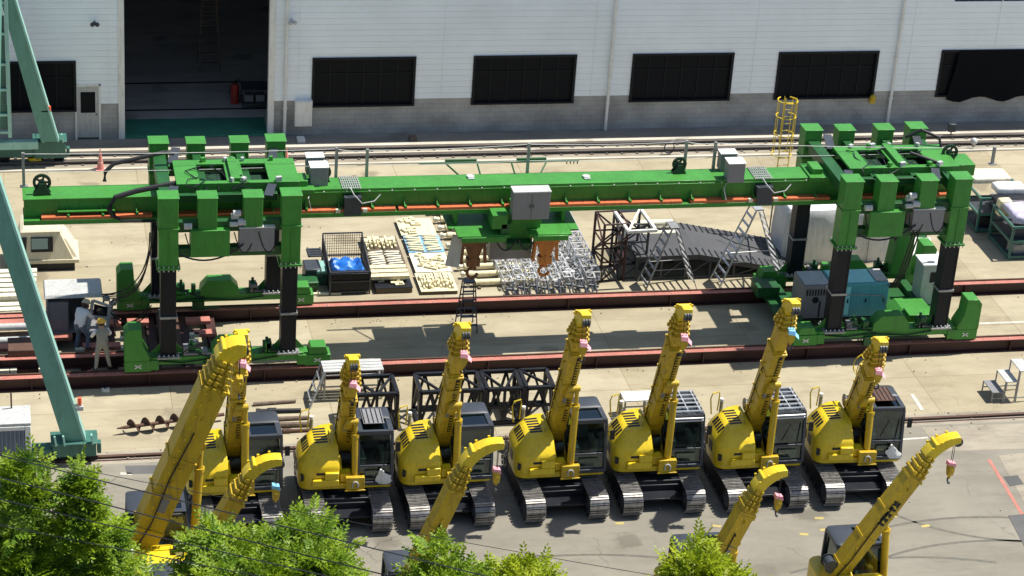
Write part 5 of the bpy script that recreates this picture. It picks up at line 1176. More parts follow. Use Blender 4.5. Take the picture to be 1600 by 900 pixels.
m.bb(-.25, -.2, -.3, .4, .0, .06); m.bb(.2, .25, -.3, .4, .0, .06); o = m.build('floor_grate', DGR); c = g(492, 396); o.location = (c.x, c.y, 0); tag(o, 'small dark steel grate lying behind the tool cases', 'grate')
# silver lattice sections in a heap
for i in range(8):
    x = 17.05+.42*i; L = (3.6, 3.4, 3.7, 3.5, 3.6, 3.3, 3.6, 3.6)[i]; z0 = .06+.05*(i % 3)
    t = thing('lattice_section', ('silver lattice section at the left edge of the heap' if i == 0 else 'silver lattice section at the right edge of the heap' if i == 7 else 'silver lattice section lying in the heap, %s from its left edge' % ('second', 'third', 'fourth', 'fifth', 'sixth', 'seventh')[i-1]), 'lattice section', (x, 71.9, z0), rnd.uniform(-.05, .05), 'silver lattice sections lying side by side')
    m = MB(); lattice(m, (0, 0, 0), (rnd.uniform(-.1, .1), L, .12*(i % 2)), .30, .30, 9, .026, 0, .017); m.build('truss', SIL, t, split=False)
    m = MB()
    for k in range(3): m.tube((-.12+.1*k, -.02, .05+.12*k), (-.15+.1*k+rnd.uniform(-.1, .1), -.75, .02+.03*k), .032, 0, 8)
    m.tube((-.15, -.3, .16), (.2, -.36, .12), .05, 0, 8); m.build('pin_rod', DGR, t, split=False)
    m = MB()
    for k in range(5): m.box(rnd.uniform(-.14, .14), rnd.uniform(0, L*.8), rnd.uniform(.1, .34), rnd.uniform(.08, .2), rnd.uniform(.06, .2), .06, rnd.random()*3)
    m.build('clip', LGR, t, split=False)
t = thing('aluminium_ladder', 'long silver ladder laid over the lattice heap towards the right', 'ladder', (20.05, 72.0, .25))
m = MB(); lattice(m, (0, 0, 0), (-.1, 4.7, .25), .55, .32, 11, .03, 0, .018); m.build('truss', SIL, t, split=False)
# lattice towers
for i, (x, y, mt, lb, h, w) in enumerate(((20.85, 72.75, MAR, 'dark maroon lattice tower standing left of the ramp', 2.2, .85), (21.62, 72.9, DGR, 'grey green lattice tower with white framed top beside the ramp', 2.1, .95))):
    t = thing('lattice_tower', lb, 'tower', (x, y, 0), R(3), 'upright lattice tower sections')
    m = MB(); lattice(m, (0, -.35, 0), (0, -.35, h), w, 1.1, 3, .05, 0, .035); m.build('truss', mt, t, split=False)
    if i:
        m = MB()
        for a in ((-.5, -.35), (.5, -.35)): m.beam((a[0], -1.0, h+.05), (a[0], .85, h+.05), .10, .10)
        for yy in (-1.0, .85): m.beam((-.55, yy, h+.05), (.55, yy, h+.05), .10, .10)
        m.beam((-.5, -1, h+.05), (.5, .85, h+.05), .07, .07); m.build('top_frame', WHT, t, split=False)
for i, (x, y, z, L) in enumerate(((22.9, 74.3, .62, 1.5), (22.85, 74.8, .62, 1.5), (22.9, 74.5, .95, 1.3), (22.8, 73.9, .45, 1.1), (22.95, 75.2, .62, 1.5))):
    m = MB(); m.tube((-L/2, 0, 0), (L/2, 0, 0), .13 if i != 3 else .06, 0, 12) if i < 3 else m.bb(-L/2, L/2, -.1, .1, -.07, .07)
    o = m.build('concrete_pile', CRM2 if i != 3 else WHT); o.location = (x, y, z+.25); tag(o, 'cream beam lying on the ramp end, %s' % ('nearest of the round ones', 'far round one', 'on top of the pile', 'short square white one in front', 'farthest one, square')[i], 'beam', 'cream beams piled on the ramp')
m = MB(); 
for x in (22.3, 23.4): m.bb(x-.1, x+.1, 73.7, 75.3, 0, .72)
o = m.build('trestle', BLK, split=False); tag(o, 'dark trestle carrying the cream beams at the ramp end', 'trestle')
# ramp
t = thing('loading_ramp', 'long charcoal loading ramp with ribbed deck on a dark steel frame', 'ramp', (0, 0, 0))
prof = [(21.7, .92), (24.0, .95), (27.8, .16), (28.1, .10)]
yn, yf = 72.35, 75.0
m = MB()
for (xa, za), (xb, zb) in zip(prof, prof[1:]): m.hexa([(xa, yn, za-.06), (xb, yn, zb-.06), (xb, yf, zb-.06), (xa, yf, za-.06), (xa, yn, za), (xb, yn, zb), (xb, yf, zb), (xa, yf, za)])
m.build('deck', RAMP, t, split=False)
m = MB()
def zr(x):
    for (xa, za), (xb, zb) in zip(prof, prof[1:]):
        if xa <= x <= xb: return za+(zb-za)*(x-xa)/(xb-xa)
    return .1
x = 21.85
while x < 28.0:
    for ya, yb_ in ((yn+.02, yn+.55), (yf-.55, yf-.02)): m.beam((x, ya, zr(x)+.012), (x, yb_, zr(x)+.012), .045, .024)
    x += .24
m.build('rib', BLK, t, split=False)
m = MB()
for y in (yn+.06, yf-.06):
    for (xa, za), (xb, zb) in zip(prof, prof[1:]): m.beam((xa, y, za-.13), (xb, y, zb-.13), .08, .14)
    m.beam((21.7, y, .06), (27.9, y, .06), .08, .08)
    x = 21.75
    while x < 27.3: m.beam((x, y, .06), (x, y, zr(x)-.12), .07, .07); m.beam((x, y, .06), (min(x+.9, 27.6), y, zr(min(x+.9, 27.6))-.14), .045, .045); x += .9
m.build('support_frame', DGR, t, split=False)
m = MB(); m.path([(25.2, 74.0, .9), (25.7, 73.6, .76), (26.6, 73.5, .52), (27.2, 73.7, .36)], .02); m.build('strap', BLK, t)
stepladder('stepladder', 'shorter grey stepladder on the left, straddling a striped shadow by the ramp', (22.75, 71.85, 0), .85, 2.35, 1.95, R(4), GALV, 7, 'stepladders at the ramp')
stepladder('stepladder', 'taller silver stepladder on the right in front of the charcoal ramp', (25.75, 71.9, 0), .9, 2.95, 2.55, R(4), SIL, 9, 'stepladders at the ramp')
t = stepladder('stepladder', 'small dark grey stepladder standing behind the maroon beam below the hoist', (15.05, 69.25, 0), .6, 1.75, .8, R(90), DGR, 5)
def cone(c, label, mat, h=.72):
    t = thing('traffic_cone', label, 'cone', (c.x, c.y, .006), rnd.uniform(0, 1), 'traffic cones')
    m = MB(); m.bb(-.19, .19, -.19, .19, 0, .04); m.build('base', mat, t, bevel=.01)
    m = MB(); m.tube((0, 0, .04), (0, 0, h), .14, 0, 18, r2=.03); m = m.build('cone_body', mat, t)
    q = MB(); q.tube((0, 0, h*.42), (0, 0, h*.58), .098, 0, 18, r2=.077); q.build('band', WHT, m)
    q = MB(); q.tube((0, 0, h), (0, 0, h+.13), .022); q.build('tip', mat, t)
cone(g(157, 265), 'faded red cone behind the left end of the green girder', PALE)
cone(g(1208, 373), 'bright red cone at the low end of the charcoal ramp', CONE)
cone(g(425, 790), 'red cone standing between the two leftmost yellow machines', CONE, .8)
cone(g(447, 262), 'faded red cone just right of the left portal deck', PALE)
# white tarpaulin covered block behind the right portal
t = thing('covered_stack', 'tall stack wrapped in white tarpaulin behind the right portal legs', 'covered load', (29.75, 74.2, 0))
m = MB(); n = 40
rings = []
for z in (0, .3, .8, 1.4, 1.9, 2.08):
    rg = []
    for k in range(n):
        a = 2*math.pi*k/n; cx_, cy_ = math.cos(a), math.sin(a); q = max(abs(cx_)/2.25, abs(cy_)/.95); f = 1/q*(1+.018*math.sin(a*9+z*2)+.012*math.sin(a*17))-.05*(z > 2)
        rg.append((cx_*f*(1.0 if z < 2 else .97), cy_*f*(1.0 if z < 2 else .95), z))
    rings.append(rg)
m.loft(rings); m.build('tarpaulin', TARP, t, split=False)
m = MB()
for x in (-1.5, -.3, .9, 1.8): m.path([(x, -1.0, .02), (x, -1.0, 2.0), (x, -.9, 2.11), (x, .9, 2.11)], .012)
m.build('rope', DGR, t, split=False)
# generator
t = thing('generator', 'turquoise and grey generator set sitting on the platform of the right portal', 'generator', (27.85, 68.35, .62))
m = MB(); m.bb(-1.55, -.55, -.6, .55, .05, 1.28); m.build('radiator_end', MGR, t, bevel=.02)
m = MB(); m.bb(-.548, 1.5, -.6, .55, .05, 1.30); m.build('canopy', GEN, t, bevel=.03)
m = MB(); m.bb(-.50, 1.0, -.5, .48, 1.302, 1.33); m.build('roof_panel', GENL, t, bevel=.01)
m = MB(); m.bb(1.05, 1.48, -.45, .45, 1.302, 1.34); m.bb(-1.5, -.62, -.5, .5, 1.282, 1.31); m.build('roof_plate', LGR, t)
m = MB(); m.bb(-1.55, 1.5, -.62, .57, 0, .045); m.build('skid', BLK, t)
for k in range(3): m = MB(); x = -.45+k*.65; m.bb(x, x+.58, -.612, -.602, .15, 1.2); d_ = m.build('door', GENL if k == 0 else GEN, t); m = MB(); m.bb(x+.48, x+.53, -.625, -.613, .6, .75); m.build('handle', BLK, d_)
m = MB(); m.tube((-1.1, -.615, .75), (-1.1, -.60, .75), .12, 0, 14); m.bb(-.95, -.9, -.612, -.6, .1, .7); m.build('gauge', BLK, t)
m = MB()
for k in range(8): m.bb(-1.45+k*.1, -1.40+k*.1, -.612, -.602, .92, 1.15)
m.build('louvre', BLK, t, split=False)
m = MB(); m.path([(-.4, -.65, .9), (.3, -.68, .95), (1.3, -.66, .85), (1.5, -.66, .3)], .02); m.build('guard_rail', GALV, t)
t = thing('control_cabinet', 'beige control cabinet with a dark display at the right end of the platform', 'cabinet', (31.35, 68.9, .62))
m = MB(); m.bb(-.5, .35, -.35, .4, .0, 1.5); m.build('body', LGR, t, bevel=.02)
m = MB(); m.bb(-.54, .40, -.4, .45, 1.5, 1.56); m.build('lid', WHT, t, bevel=.01)
m = MB(); m.bb(-.22, .18, -.36, -.352, .85, 1.25); m.build('display', BLK, t)
m = MB(); m.tube((.45, 0, 1.2), (.45, 0, 1.42), .06); m.tube((.45, 0, .4), (.45, 0, 1.2), .015); m.build('beacon', LGR, t)
# right hand racks
def rack(x, y, w, d, h, lb, levels, loadf):
    t = thing('storage_rack', lb, 'rack', (x, y, 0), 0, 'green steel racks at the right edge'); f = MB()
    for sx in (-1, 1):
        for sy in (-1, 1): f.beam((sx*w/2, sy*d/2, 0), (sx*w/2, sy*d/2, h), .08, .08)
    for z in levels:
        for s_ in (-1, 1): f.beam((-w/2, s_*d/2, z), (w/2, s_*d/2, z), .07, .09); f.beam((s_*w/2, -d/2, z), (s_*w/2, d/2, z), .07, .09)
    f.build('frame', TEALD, t, split=False)
    for z in levels[:-1]: m = MB(); m.bb(-w/2+.04, w/2-.04, -d/2+.04, d/2-.04, z-.01, z+.02); m.build('shelf', DGR, t)
    return t
rack(37.1, 74.0, 1.9, 1.9, 1.35, 'front green steel rack carrying a lilac wrapped bundle', (.1, .7, 1.3), None)
rack(36.75, 76.2, 1.9, 1.6, 1.45, 'rear green steel rack carrying pale wrapped boards', (.1, .75, 1.4), None)
def lump(name, x, y, z, sx, sy, sz, mat, label, cat, amp=.06, grp='loads on the racks'):
    m = MB(); n = 18; rings = []
    for z_, f in ((0, .97), (.2, 1), (.7, 1), (.93, .95), (1, .8)):
        rg = []
        for k in range(n):
            a = 2*math.pi*k/n; c_, s_ = math.cos(a), math.sin(a); q = max(abs(c_), abs(s_)); rr = f/q*(1+rnd.uniform(-amp, amp)); rg.append((c_*rr*sx/2, s_*rr*sy/2, z_*sz+rnd.uniform(-amp, amp)*.3*(z_ > .5)))
        rings.append(rg)
    m.loft(rings); o = m.build(name, mat, ang=60); o.location = (x, y, z); tag(o, label, cat, grp); return o
lump('wrapped_bundle', 37.15, 73.9, 1.36, 1.7, 1.5, .28, PUR, 'lilac and white wrapped bundle on the front rack', 'bundle', .035)
lump('wrapped_board', 36.6, 77.1, 1.47, 1.8, 1.0, .22, CRM2, 'cream wrapped boards at the back of the rear rack', 'boards', .02)
lump('wrapped_board', 37.1, 75.95, 1.47, 1.2, .7, .25, WHT, 'white wrapped board on the rear rack', 'boards', .02)
lump('black_tray', 36.9, 75.3, 1.38, 1.4, .7, .12, BLK, 'black tray between the two rack loads', 'tray', .02)
lump('cream_case', 36.45, 74.75, 1.05, .5, .4, .62, CRM, 'upright cream case on the left corner of the front rack', 'case', .02)
for i, (x, y, z, mt) in enumerate(((36.7, 73.6, .74, DGR), (37.4, 73.7, .74, RUST), (36.6, 73.5, .13, GALV), (37.4, 74.2, .13, DGR), (36.3, 75.9, .13, RUB), (36.9, 76.2, .78, MGR))):
    lump('machine_part', x, y, z, .6, .5, .38, mt, '%s machine part on the %s' % (('dark grey', 'rusty', 'galvanised', 'dark', 'black round', 'grey')[i], ('middle shelf of the front rack, left', 'middle shelf of the front rack, right', 'bottom shelf of the front rack', 'bottom shelf at the right of the front rack', 'bottom shelf of the rear rack', 'middle shelf of the rear rack')[i]), 'machine part', .1)
lump('debris_pile', 32.9, 73.6, 0, 1.1, 1.6, .35, WHT, 'pile of white crumpled packing behind the rightmost portal leg', 'packing', .2, 'loose packing')
lump('debris_pile', 33.1, 74.7, 0, .8, .8, .3, GRN2, 'small dark green bundle behind the white packing', 'bundle', .2, 'loose packing')
# yellow cage ladder at the right rear
t = thing('cage_ladder', 'yellow hooped safety ladder rising beside the right portal', 'ladder', (27.62, 74.9, 0))
m = MB()
m.tube((-.2, 0, 3.1), (-.2, 0, 5.8), .022); m.tube((.2, 0, 3.1), (.2, 0, 5.8), .022)
for k in range(10): m.tube((-.2, 0, 3.2+k*.27), (.2, 0, 3.2+k*.27), .014)
m.build('ladder_rails', YEL, t, split=False)
m = MB()
for z in (3.5, 4.3, 5.0, 5.6):
    m.path([(.36*math.sin(R(a)), .32-.36*math.cos(R(a)), z) for a in range(-150, 151, 20)], .022)
for a in (-110, -50, 0, 50, 110): m.tube((.36*math.sin(R(a)), .32+.36*math.cos(R(a)), 3.6), (.36*math.sin(R(a)), .32+.36*math.cos(R(a)), 5.6), .014)
m.build('safety_cage', YEL, t, split=False)
m = MB(); m.tube((-.2, 0, 0), (-.2, 0, 3.1), .03); m.tube((.2, 0, 0), (.2, 0, 3.1), .03); m.beam((-.2, 0, 0), (.9, -.2, 0.02), .05, .04); m.beam((.2, 0, 3.0), (.2, -4.0, 5.2), .05, .05)
m.build('support', GALV, t, split=False)
# cream cabin at the left
t = thing('operator_cabin', 'cream steel operator cabin with a window, parked alone at the left', 'cabin', (1.25, 75.3, 0)); t.scale = (1, 1, .80)
m = MB()
m.hexa([(-.95, -.75, .55), (1.0, -.75, .55), (1.0, .8, .55), (-.95, .8, .55), (-.72, -.60, 1.78), (.55, -.60, 1.78), (.55, .75, 1.78), (-.72, .75, 1.78)])
m.hexa([(.72, -.65, .6), (1.2, -.62, .42), (1.2, .7, .42), (.72, .7, .6), (.6, -.55, 1.5), (.78, -.5, 1.35), (.78, .6, 1.35), (.6, .6, 1.5)])
m.hexa([(-.78, -.66, 1.785), (.62, -.66, 1.785), (.62, .82, 1.785), (-.78, .82, 1.785), (-.66, -.56, 1.88), (.52, -.56, 1.88), (.52, .7, 1.88), (-.66, .7, 1.88)])
b = m.build('body', CREAMC, t, bevel=.02, split=False)
m = MB(); m.hexa([(-.42, -.735, .90), (.32, -.735, .90), (.32, -.60, .90), (-.42, -.60, .90), (-.42, -.68, 1.55), (.32, -.68, 1.55), (.32, -.60, 1.55), (-.42, -.60, 1.55)]); w = m.build('window_frame', BLK, b)
m = MB(); m.hexa([(-.40, -.748, 1.05), (.15, -.748, 1.05), (.15, -.62, 1.05), (-.40, -.62, 1.05), (-.40, -.695, 1.5), (.15, -.695, 1.5), (.15, -.62, 1.5), (-.40, -.62, 1.5)]); m.build('pane', GLSL, w)
m = MB(); m.hexa([(-.92, -.745, .75), (-.6, -.745, .75), (-.6, -.6, .75), (-.92, -.6, .75), (-.80, -.675, 1.55), (-.55, -.675, 1.55), (-.55, -.55, 1.55), (-.80, -.55, 1.55)]); m.build('door_window', BLK, b)
m = MB(); m.bb(-1.0, 1.2, -.78, .8, .36, .54); m.build('sill', CREAMC, t, bevel=.02)
m = MB(); m.bb(-.95, 1.05, -.7, .7, .0, .355); m.build('base', BLK, t)
# stack of cream battens at the far left
for k in range(9):
    m = MB(); m.bb(-1.6, 1.0, -.13, .13, 0, .2); o = m.build('cream_beam', CRM2, bevel=.01); o.location = (.0-.02*k, 73.75-k*.36, .1+(.16 if k < 6 else 0)); tag(o, 'cream steel beam, %s of the stack at the left edge' % ('farthest', 'second farthest', 'third farthest', 'fourth farthest', 'middle one', 'fourth nearest', 'third nearest', 'second nearest', 'nearest')[k], 'beam', 'cream beams stacked at the left edge')
for k in range(2):
    m = MB(); m.tube((-1.5, 0, 0), (.9, 0, 0), .12, 0, 12); o = m.build('grey_pipe', LGR); o.location = (-.1, 69.3-k*.55, .62-.2*k); tag(o, '%s of two grey pipes on the cradle behind the teal leg' % ('farther', 'nearer')[k], 'pipe', 'grey pipes on the cradle')
m = MB(); m.prism([(-.8, 0), (.75, 0), (.75, .75), (.5, 1.0), (-.8, 1.0)], 'y', -.45, .45); o = m.build('rusty_box', RUST, bevel=.02); o.location = (.75, 67.4, 0.0); o['label'] = 'rusty box on the ground behind the slanting teal crane leg'; o['category'] = 'box'
# grey control cabin beside the workers
t = thing('control_cabin', 'grey open control cabin with its door ajar, tangled with cables beside the workers', 'cabin', (2.25, 69.6, .42)); t.scale = (1, 1, .74)
m = MB(); m.bb(-1.05, .95, -.5, .65, 0.0, .06); m.bb(-1.05, .2, .55, .65, .06, 1.75); m.bb(-1.05, -.98, -.5, .55, .06, 1.75); m.bb(.12, .2, -.1, .55, .06, 1.75); m.bb(-1.0, -.35, -.45, .1, .06, 1.5)
m.build('shell', MGR, t, bevel=.015, split=False)
m = MB(); m.hexa([(-1.12, -.58, 1.75), (.75, -.58, 1.75), (.75, .7, 1.75), (-1.12, .7, 1.75), (-1.08, -.5, 1.88), (.7, -.5, 1.88), (.7, .65, 1.88), (-1.08, .65, 1.88)]); m.build('roof', LGR, t, bevel=.02)
m = MB()
for a, b_ in (((.25, -.6, .1), (.42, -.62, 1.65)), ((.85, -.75, .15), (.95, -.78, 1.45)), ((.25, -.6, .1), (.85, -.75, .15)), ((.42, -.62, 1.65), (.95, -.78, 1.45)), ((.33, -.61, .9), (.9, -.77, .85))): m.beam(a, b_, .1, .07)
d_ = m.build('door', LGR, t, split=False)
m = MB(); m.hexa([(.42, -.64, .95), (.85, -.76, .93), (.85, -.75, .93), (.42, -.63, .95), (.46, -.65, 1.5), (.88, -.77, 1.4), (.88, -.76, 1.4), (.46, -.64, 1.5)]); m.build('pane', GLS, d_)
m = MB()
for k in range(9): a = Vector((.9+rnd.uniform(-.1, .35), -.3+rnd.uniform(-.3, .3), .5+.13*k)); m.path([a, a+Vector((rnd.uniform(.05, .3), rnd.uniform(-.2, .2), rnd.uniform(-.2, .25))), a+Vector((rnd.uniform(-.2, .3), rnd.uniform(-.2, .2), rnd.uniform(-.5, .3)))], .018)
m.build('cable', BLK, t, split=False)
m = MB()
for k in range(5): m.box(.75+rnd.uniform(-.1, .35), -.1+rnd.uniform(-.2, .2), .3+.28*k, .22, .2, .16, rnd.random())
m.build('terminal_box', LGR, t, split=False)
# container at the lower left
t = thing('storage_container', 'grey corrugated container with a white door frame at the lower left corner', 'container', (-1.15, 61.0, 0))
m = MB(); W2 = 1.62; pts = []
n = 26
for k in range(n): x = -W2+.06+(2*W2-.12)*k/n; w_ = (2*W2-.12)/n; pts += [(x, -.95), (x+w_*.35, -.95), (x+w_*.5, -.91), (x+w_*.85, -.91)]
pts += [(W2-.06, -.95), (W2-.06, -.02), (-W2+.06, -.02)]
m.prism(pts, 'z', .12, 2.25); m.build('corrugated_wall', pm('container_blue_grey', (.17, .21, .27), .5, var=.1, dirt=.2), t, split=False)
m = MB(); m.bb(-W2-.02, W2+.06, -1.0, .05, 2.26, 2.36); m.build('roof', LGR, t, bevel=.02)
m = MB()
for x in (-W2, W2-.06): m.bb(x-.05, x+.11, -1.02, -.86, 0, 2.255)
m.bb(-W2, W2, -1.02, -.9, 0.0, .12); m.bb(-W2+.12, W2-.12, -1.02, -.9, 2.13, 2.255); m.bb(W2-.055, W2+.055, -.855, .02, .0, 2.25); m.build('frame', WHT, t, bevel=.01, split=False)
m = MB()
for x, h in ((.2, .35), (1.15, .5)): m.tube((x, -.1, 2.36), (x, -.1, 2.36+h), .025)
m.build('vent_pipe', RUST, t)
# small things on the ground
def clod(px, py, s, mat, label, cat, z=0.0): return lump('rag', g(px, py).x, g(px, py).y, z, s, s*.7, s*.4, mat, label, cat, .2, 'small litter')
clod(165, 612, .22, WHT, 'small white rag on the concrete below the standing worker', 'rag')
lump('yellow_cover', g(55, 254).x, g(55, 254).y, 0, .5, .35, .22, YEL, 'yellow cloth heap beside the far teal crane foot', 'cover', .15, 'small litter')
lump('white_bag', g(60, 244).x, g(60, 244).y, 0, .5, .3, .2, WHT, 'white bag beside the yellow cloth heap', 'bag', .15, 'small litter')
for px, py, lb in ((645, 219, 'small brown box lying between the rails at the middle'), (470, 221, 'small white fitting on the kerb right of the left portal')):
    c = g(px, py); m = MB(); m.bb(-.15, .15, -.2, .2, 0, .14); o = m.build('small_box', TIMB if px > 500 else WHT, bevel=.01); o.location = (c.x, c.y, .01); tag(o, lb, 'box')
t = thing('hose_coil', 'grey hose coil hanging on a small stand behind the girder near the rails', 'hose coil', tuple(g(1045, 242)))
m = MB()
for k in range(4): m.path([(.2*math.cos(R(a)), .02*k, .3+.24*math.sin(R(a))) for a in range(0, 361, 24)], .016)
m.build('coil', DGR, t, split=False); m = MB(); m.path([(0, 0, .5), (.2, 0, .68), (.8, .1, .7)], .02); m.build('bracket', LGR, t)
t = thing('valve_post', 'dark box on a short post behind the right portal by the wall', 'post', tuple(g(1485, 214)))
m = MB(); m.tube((0, 0, 0), (0, 0, .35), .03); m.build('post', GALV, t); m = MB(); m.bb(-.16, .16, -.1, .1, .25, .6); m.build('box', DGR, t, bevel=.02)
t = thing('valve_post', 'round grey bulb lamp beside the far rail at the right', 'post', tuple(g(1520, 232)))
m = MB(); m.tube((0, 0, 0), (0, 0, .25), .03); m.build('post', GALV, t); m = MB(); m.ball((0, 0, .32), .15); m.build('lamp', LGR, t)

# ================================================================== PEOPLE
def skin(name, joints, edges, rads, mats, regions, parent, sub=1):
    me = bpy.data.meshes.new(name+'_base'); me.from_pydata(joints, edges, []); ob = bpy.data.objects.new(name+'_base', me); C.objects.link(ob)
    sm = ob.modifiers.new('skin', 'SKIN'); sm.use_smooth_shade = True
    for i, r in enumerate(rads): me.skin_vertices[0].data[i].radius = (r*1.17, r*1.12) if r > .03 else (r, r)
    for i in range(len(joints)): me.skin_vertices[0].data[i].use_root = (i == 0)
    if sub: s2 = ob.modifiers.new('sub', 'SUBSURF'); s2.levels = sub; s2.render_levels = sub
    bpy.context.view_layer.update(); dg = bpy.context.evaluated_depsgraph_get()
    nm = bpy.data.meshes.new_from_object(ob.evaluated_get(dg)); bpy.data.objects.remove(ob)
    nm.materials.clear()
    for m_ in mats: nm.materials.append(m_)
    for p in nm.polygons: p.use_smooth = True; p.material_index = regions(p.center)
    return nm
def person(label, loc, rz, J, helmet, top, bottom, sleeve, lean=0.0):
    """J: dict of joints in local metres, +Y is the way the person faces"""
    names = ['pelvis', 'waist', 'chest', 'neck', 'head', 'crown', 'shL', 'elL', 'wrL', 'shR', 'elR', 'wrR', 'hipL', 'knL', 'anL', 'toL', 'hipR', 'knR', 'anR', 'toR']
    rad = dict(pelvis=.145, waist=.135, chest=.165, neck=.058, head=.095, crown=.075, shL=.072, elL=.05, wrL=.036, shR=.072, elR=.05, wrR=.036, hipL=.098, knL=.068, anL=.052, toL=.042, hipR=.098, knR=.068, anR=.052, toR=.042)
    ix = {n: i for i, n in enumerate(names)}; js = [J[n] for n in names]; rs = [rad[n] for n in names]
    ed = [(ix[a], ix[b]) for a, b in (('pelvis', 'waist'), ('waist', 'chest'), ('chest', 'neck'), ('neck', 'head'), ('head', 'crown'), ('chest', 'shL'), ('shL', 'elL'), ('elL', 'wrL'), ('chest', 'shR'), ('shR', 'elR'), ('elR', 'wrR'), ('pelvis', 'hipL'), ('hipL', 'knL'), ('knL', 'anL'), ('anL', 'toL'), ('pelvis', 'hipR'), ('hipR', 'knR'), ('knR', 'anR'), ('anR', 'toR'))]
    for s in ('L', 'R'):       # hands: palm and five bent fingers
        wr = Vector(J['wr'+s]); el_ = Vector(J['el'+s]); d = (wr-el_).normalized(); sd_ = d.cross(Vector((0, 0, 1)) if abs(d.z) < .9 else Vector((0, 1, 0))).normalized()
        pi = len(js); js.append(tuple(wr+d*.07)); rs.append(.034); ed.append((ix['wr'+s], pi))
        for k in range(5):
            off = (-.034+.017*k); L = (.05, .075, .08, .075, .058)[k]
            if k == 0: a = wr+d*.05+sd_*-.05; b = a+(d*.6-sd_*.5).normalized()*.045
            else: a = wr+d*(.07+L*.6)+sd_*off; b = a+(d*.6+Vector((0, .5, -.3))).normalized()*L*.5
            js.append(tuple(a)); rs.append(.011); js.append(tuple(b)); rs.append(.009); ed += [(pi, len(js)-2), (len(js)-2, len(js)-1)]
    nk = Vector(J['neck']); wl, wrr = Vector(J['wrL']), Vector(J['wrR']); shs = (Vector(J['shL']), Vector(J['shR'])); els = (Vector(J['elL']), Vector(J['elR'])); pz = J['pelvis'][2]
    hd = Vector(J['head'])
    def near_seg(p, a, b):
        ab = b-a; t_ = max(0, min(1, (p-a).dot(ab)/ab.length_squared)); return (p-a-ab*t_).length
    def reg(c):
        c = Vector(c)
        if (c-hd).length < .17 or c.z > nk.z+.03: return 0
        if min((c-wl).length, (c-wrr).length) < .05 or (c-(wl+(wl-els[0]).normalized()*.09)).length < .11 or (c-(wrr+(wrr-els[1]).normalized()*.09)).length < .11: return 0
        for sh, e_, w_ in ((shs[0], els[0], wl), (shs[1], els[1], wrr)):
            if min(near_seg(c, sh, e_), near_seg(c, e_, w_)) < .075 and c.z > pz-.2: return 3
        if c.z < min(J['anL'][2], J['anR'][2])+.02 or min((c-Vector(J['toL'])).length, (c-Vector(J['toR'])).length) < .12: return 4
        if c.z < pz+.06: return 2
        return 1
    nm = skin('person', js, ed, rs, [SKIN, top, bottom, sleeve, RUB], reg, None)
    o = bpy.data.objects.new('person', nm); C.objects.link(o); o.location = loc; o.rotation_euler = (0, 0, rz); tag(o, label, 'person', 'workers by the left portal')
    m = MB(); up = (Vector(J['crown'])-Vector(J['neck'])).normalized(); c = Vector(J['head'])+up*.05
    m.ball((0, 0, 0), .135, 0, .95, 16, 6, half=True); m.loft([[(r_*math.cos(2*math.pi*k/16), r_*math.sin(2*math.pi*k/16)+y_, z_) for k in range(16)] for r_, y_, z_ in ((.150, .02, -.012), (.152, .02, .0), (.13, 0, .012))])
    h = m.build('helmet', helmet, o, split=False); h.location = c; h.rotation_euler = up.to_track_quat('Z', 'Y').to_euler()
    f = MB(); hc = Vector(J['head'])
    f.loft([[hc+Vector((s_[0]*w_, .088+y_, z_+s_[1]*.01)) for s_ in ((-1, -1), (1, -1), (1, 1), (-1, 1))] for w_, y_, z_ in ((.012, .018, -.015), (.006, .0, .03))])
    for s_ in (-1, 1): f.ball((hc.x+s_*.033, hc.y+.082, hc.z+.012), .012); f.ball((hc.x+s_*.098, hc.y, hc.z), .022, 0, 1.5)
    f.bb(hc.x-.025, hc.x+.025, hc.y+.083, hc.y+.092, hc.z-.05, hc.z-.042); f.build('face_features', SKIN, o, split=False)
    hr = MB(); hr.ball((hc.x, hc.y-.02, hc.z+.02), .108, 0, 1.0, 12, 6); hr.build('hair', BLK, o, split=False)
    return o
J1 = dict(pelvis=(0, 0, .93), waist=(0, .0, 1.08), chest=(0, .01, 1.32), neck=(0, .03, 1.50), head=(0, .06, 1.63), crown=(0, .07, 1.71), shL=(-.20, 0, 1.41), elL=(-.30, .12, 1.17), wrL=(-.20, .33, 1.12), shR=(.20, 0, 1.41), elR=(.29, .12, 1.17), wrR=(.19, .33, 1.14),
          hipL=(-.11, 0, .88), knL=(-.16, .02, .49), anL=(-.21, -.02, .09), toL=(-.25, .15, .045), hipR=(.11, 0, .88), knR=(.17, .02, .49), anR=(.24, -.02, .09), toR=(.29, .15, .045))
c = g(160, 587, .30)
person('worker in grey overalls and yellow helmet standing with legs apart, seen from behind', (c.x, c.y, .50), R(12), J1, HELM, OVER, OVER, SHRT)
J2 = dict(pelvis=(0, -.10, .90), waist=(0, -.04, 1.05), chest=(0, .10, 1.25), neck=(0, .20, 1.40), head=(0, .27, 1.51), crown=(0, .30, 1.59), shL=(-.20, .10, 1.34), elL=(-.26, .28, 1.14), wrL=(-.14, .50, 1.16), shR=(.20, .10, 1.34), elR=(.27, .22, 1.10), wrR=(.16, .44, 1.05),
          hipL=(-.11, -.08, .86), knL=(-.15, .06, .48), anL=(-.16, -.06, .09), toL=(-.17, .11, .045), hipR=(.11, -.08, .86), knR=(.16, .14, .50), anR=(.20, .02, .09), toR=(.22, .19, .045))
person('worker in white shirt and blue grey trousers leaning towards the open control cabin', (2.25, 67.75, .52), R(-38), J2, HELO, SHRT, TROU, SHRT)

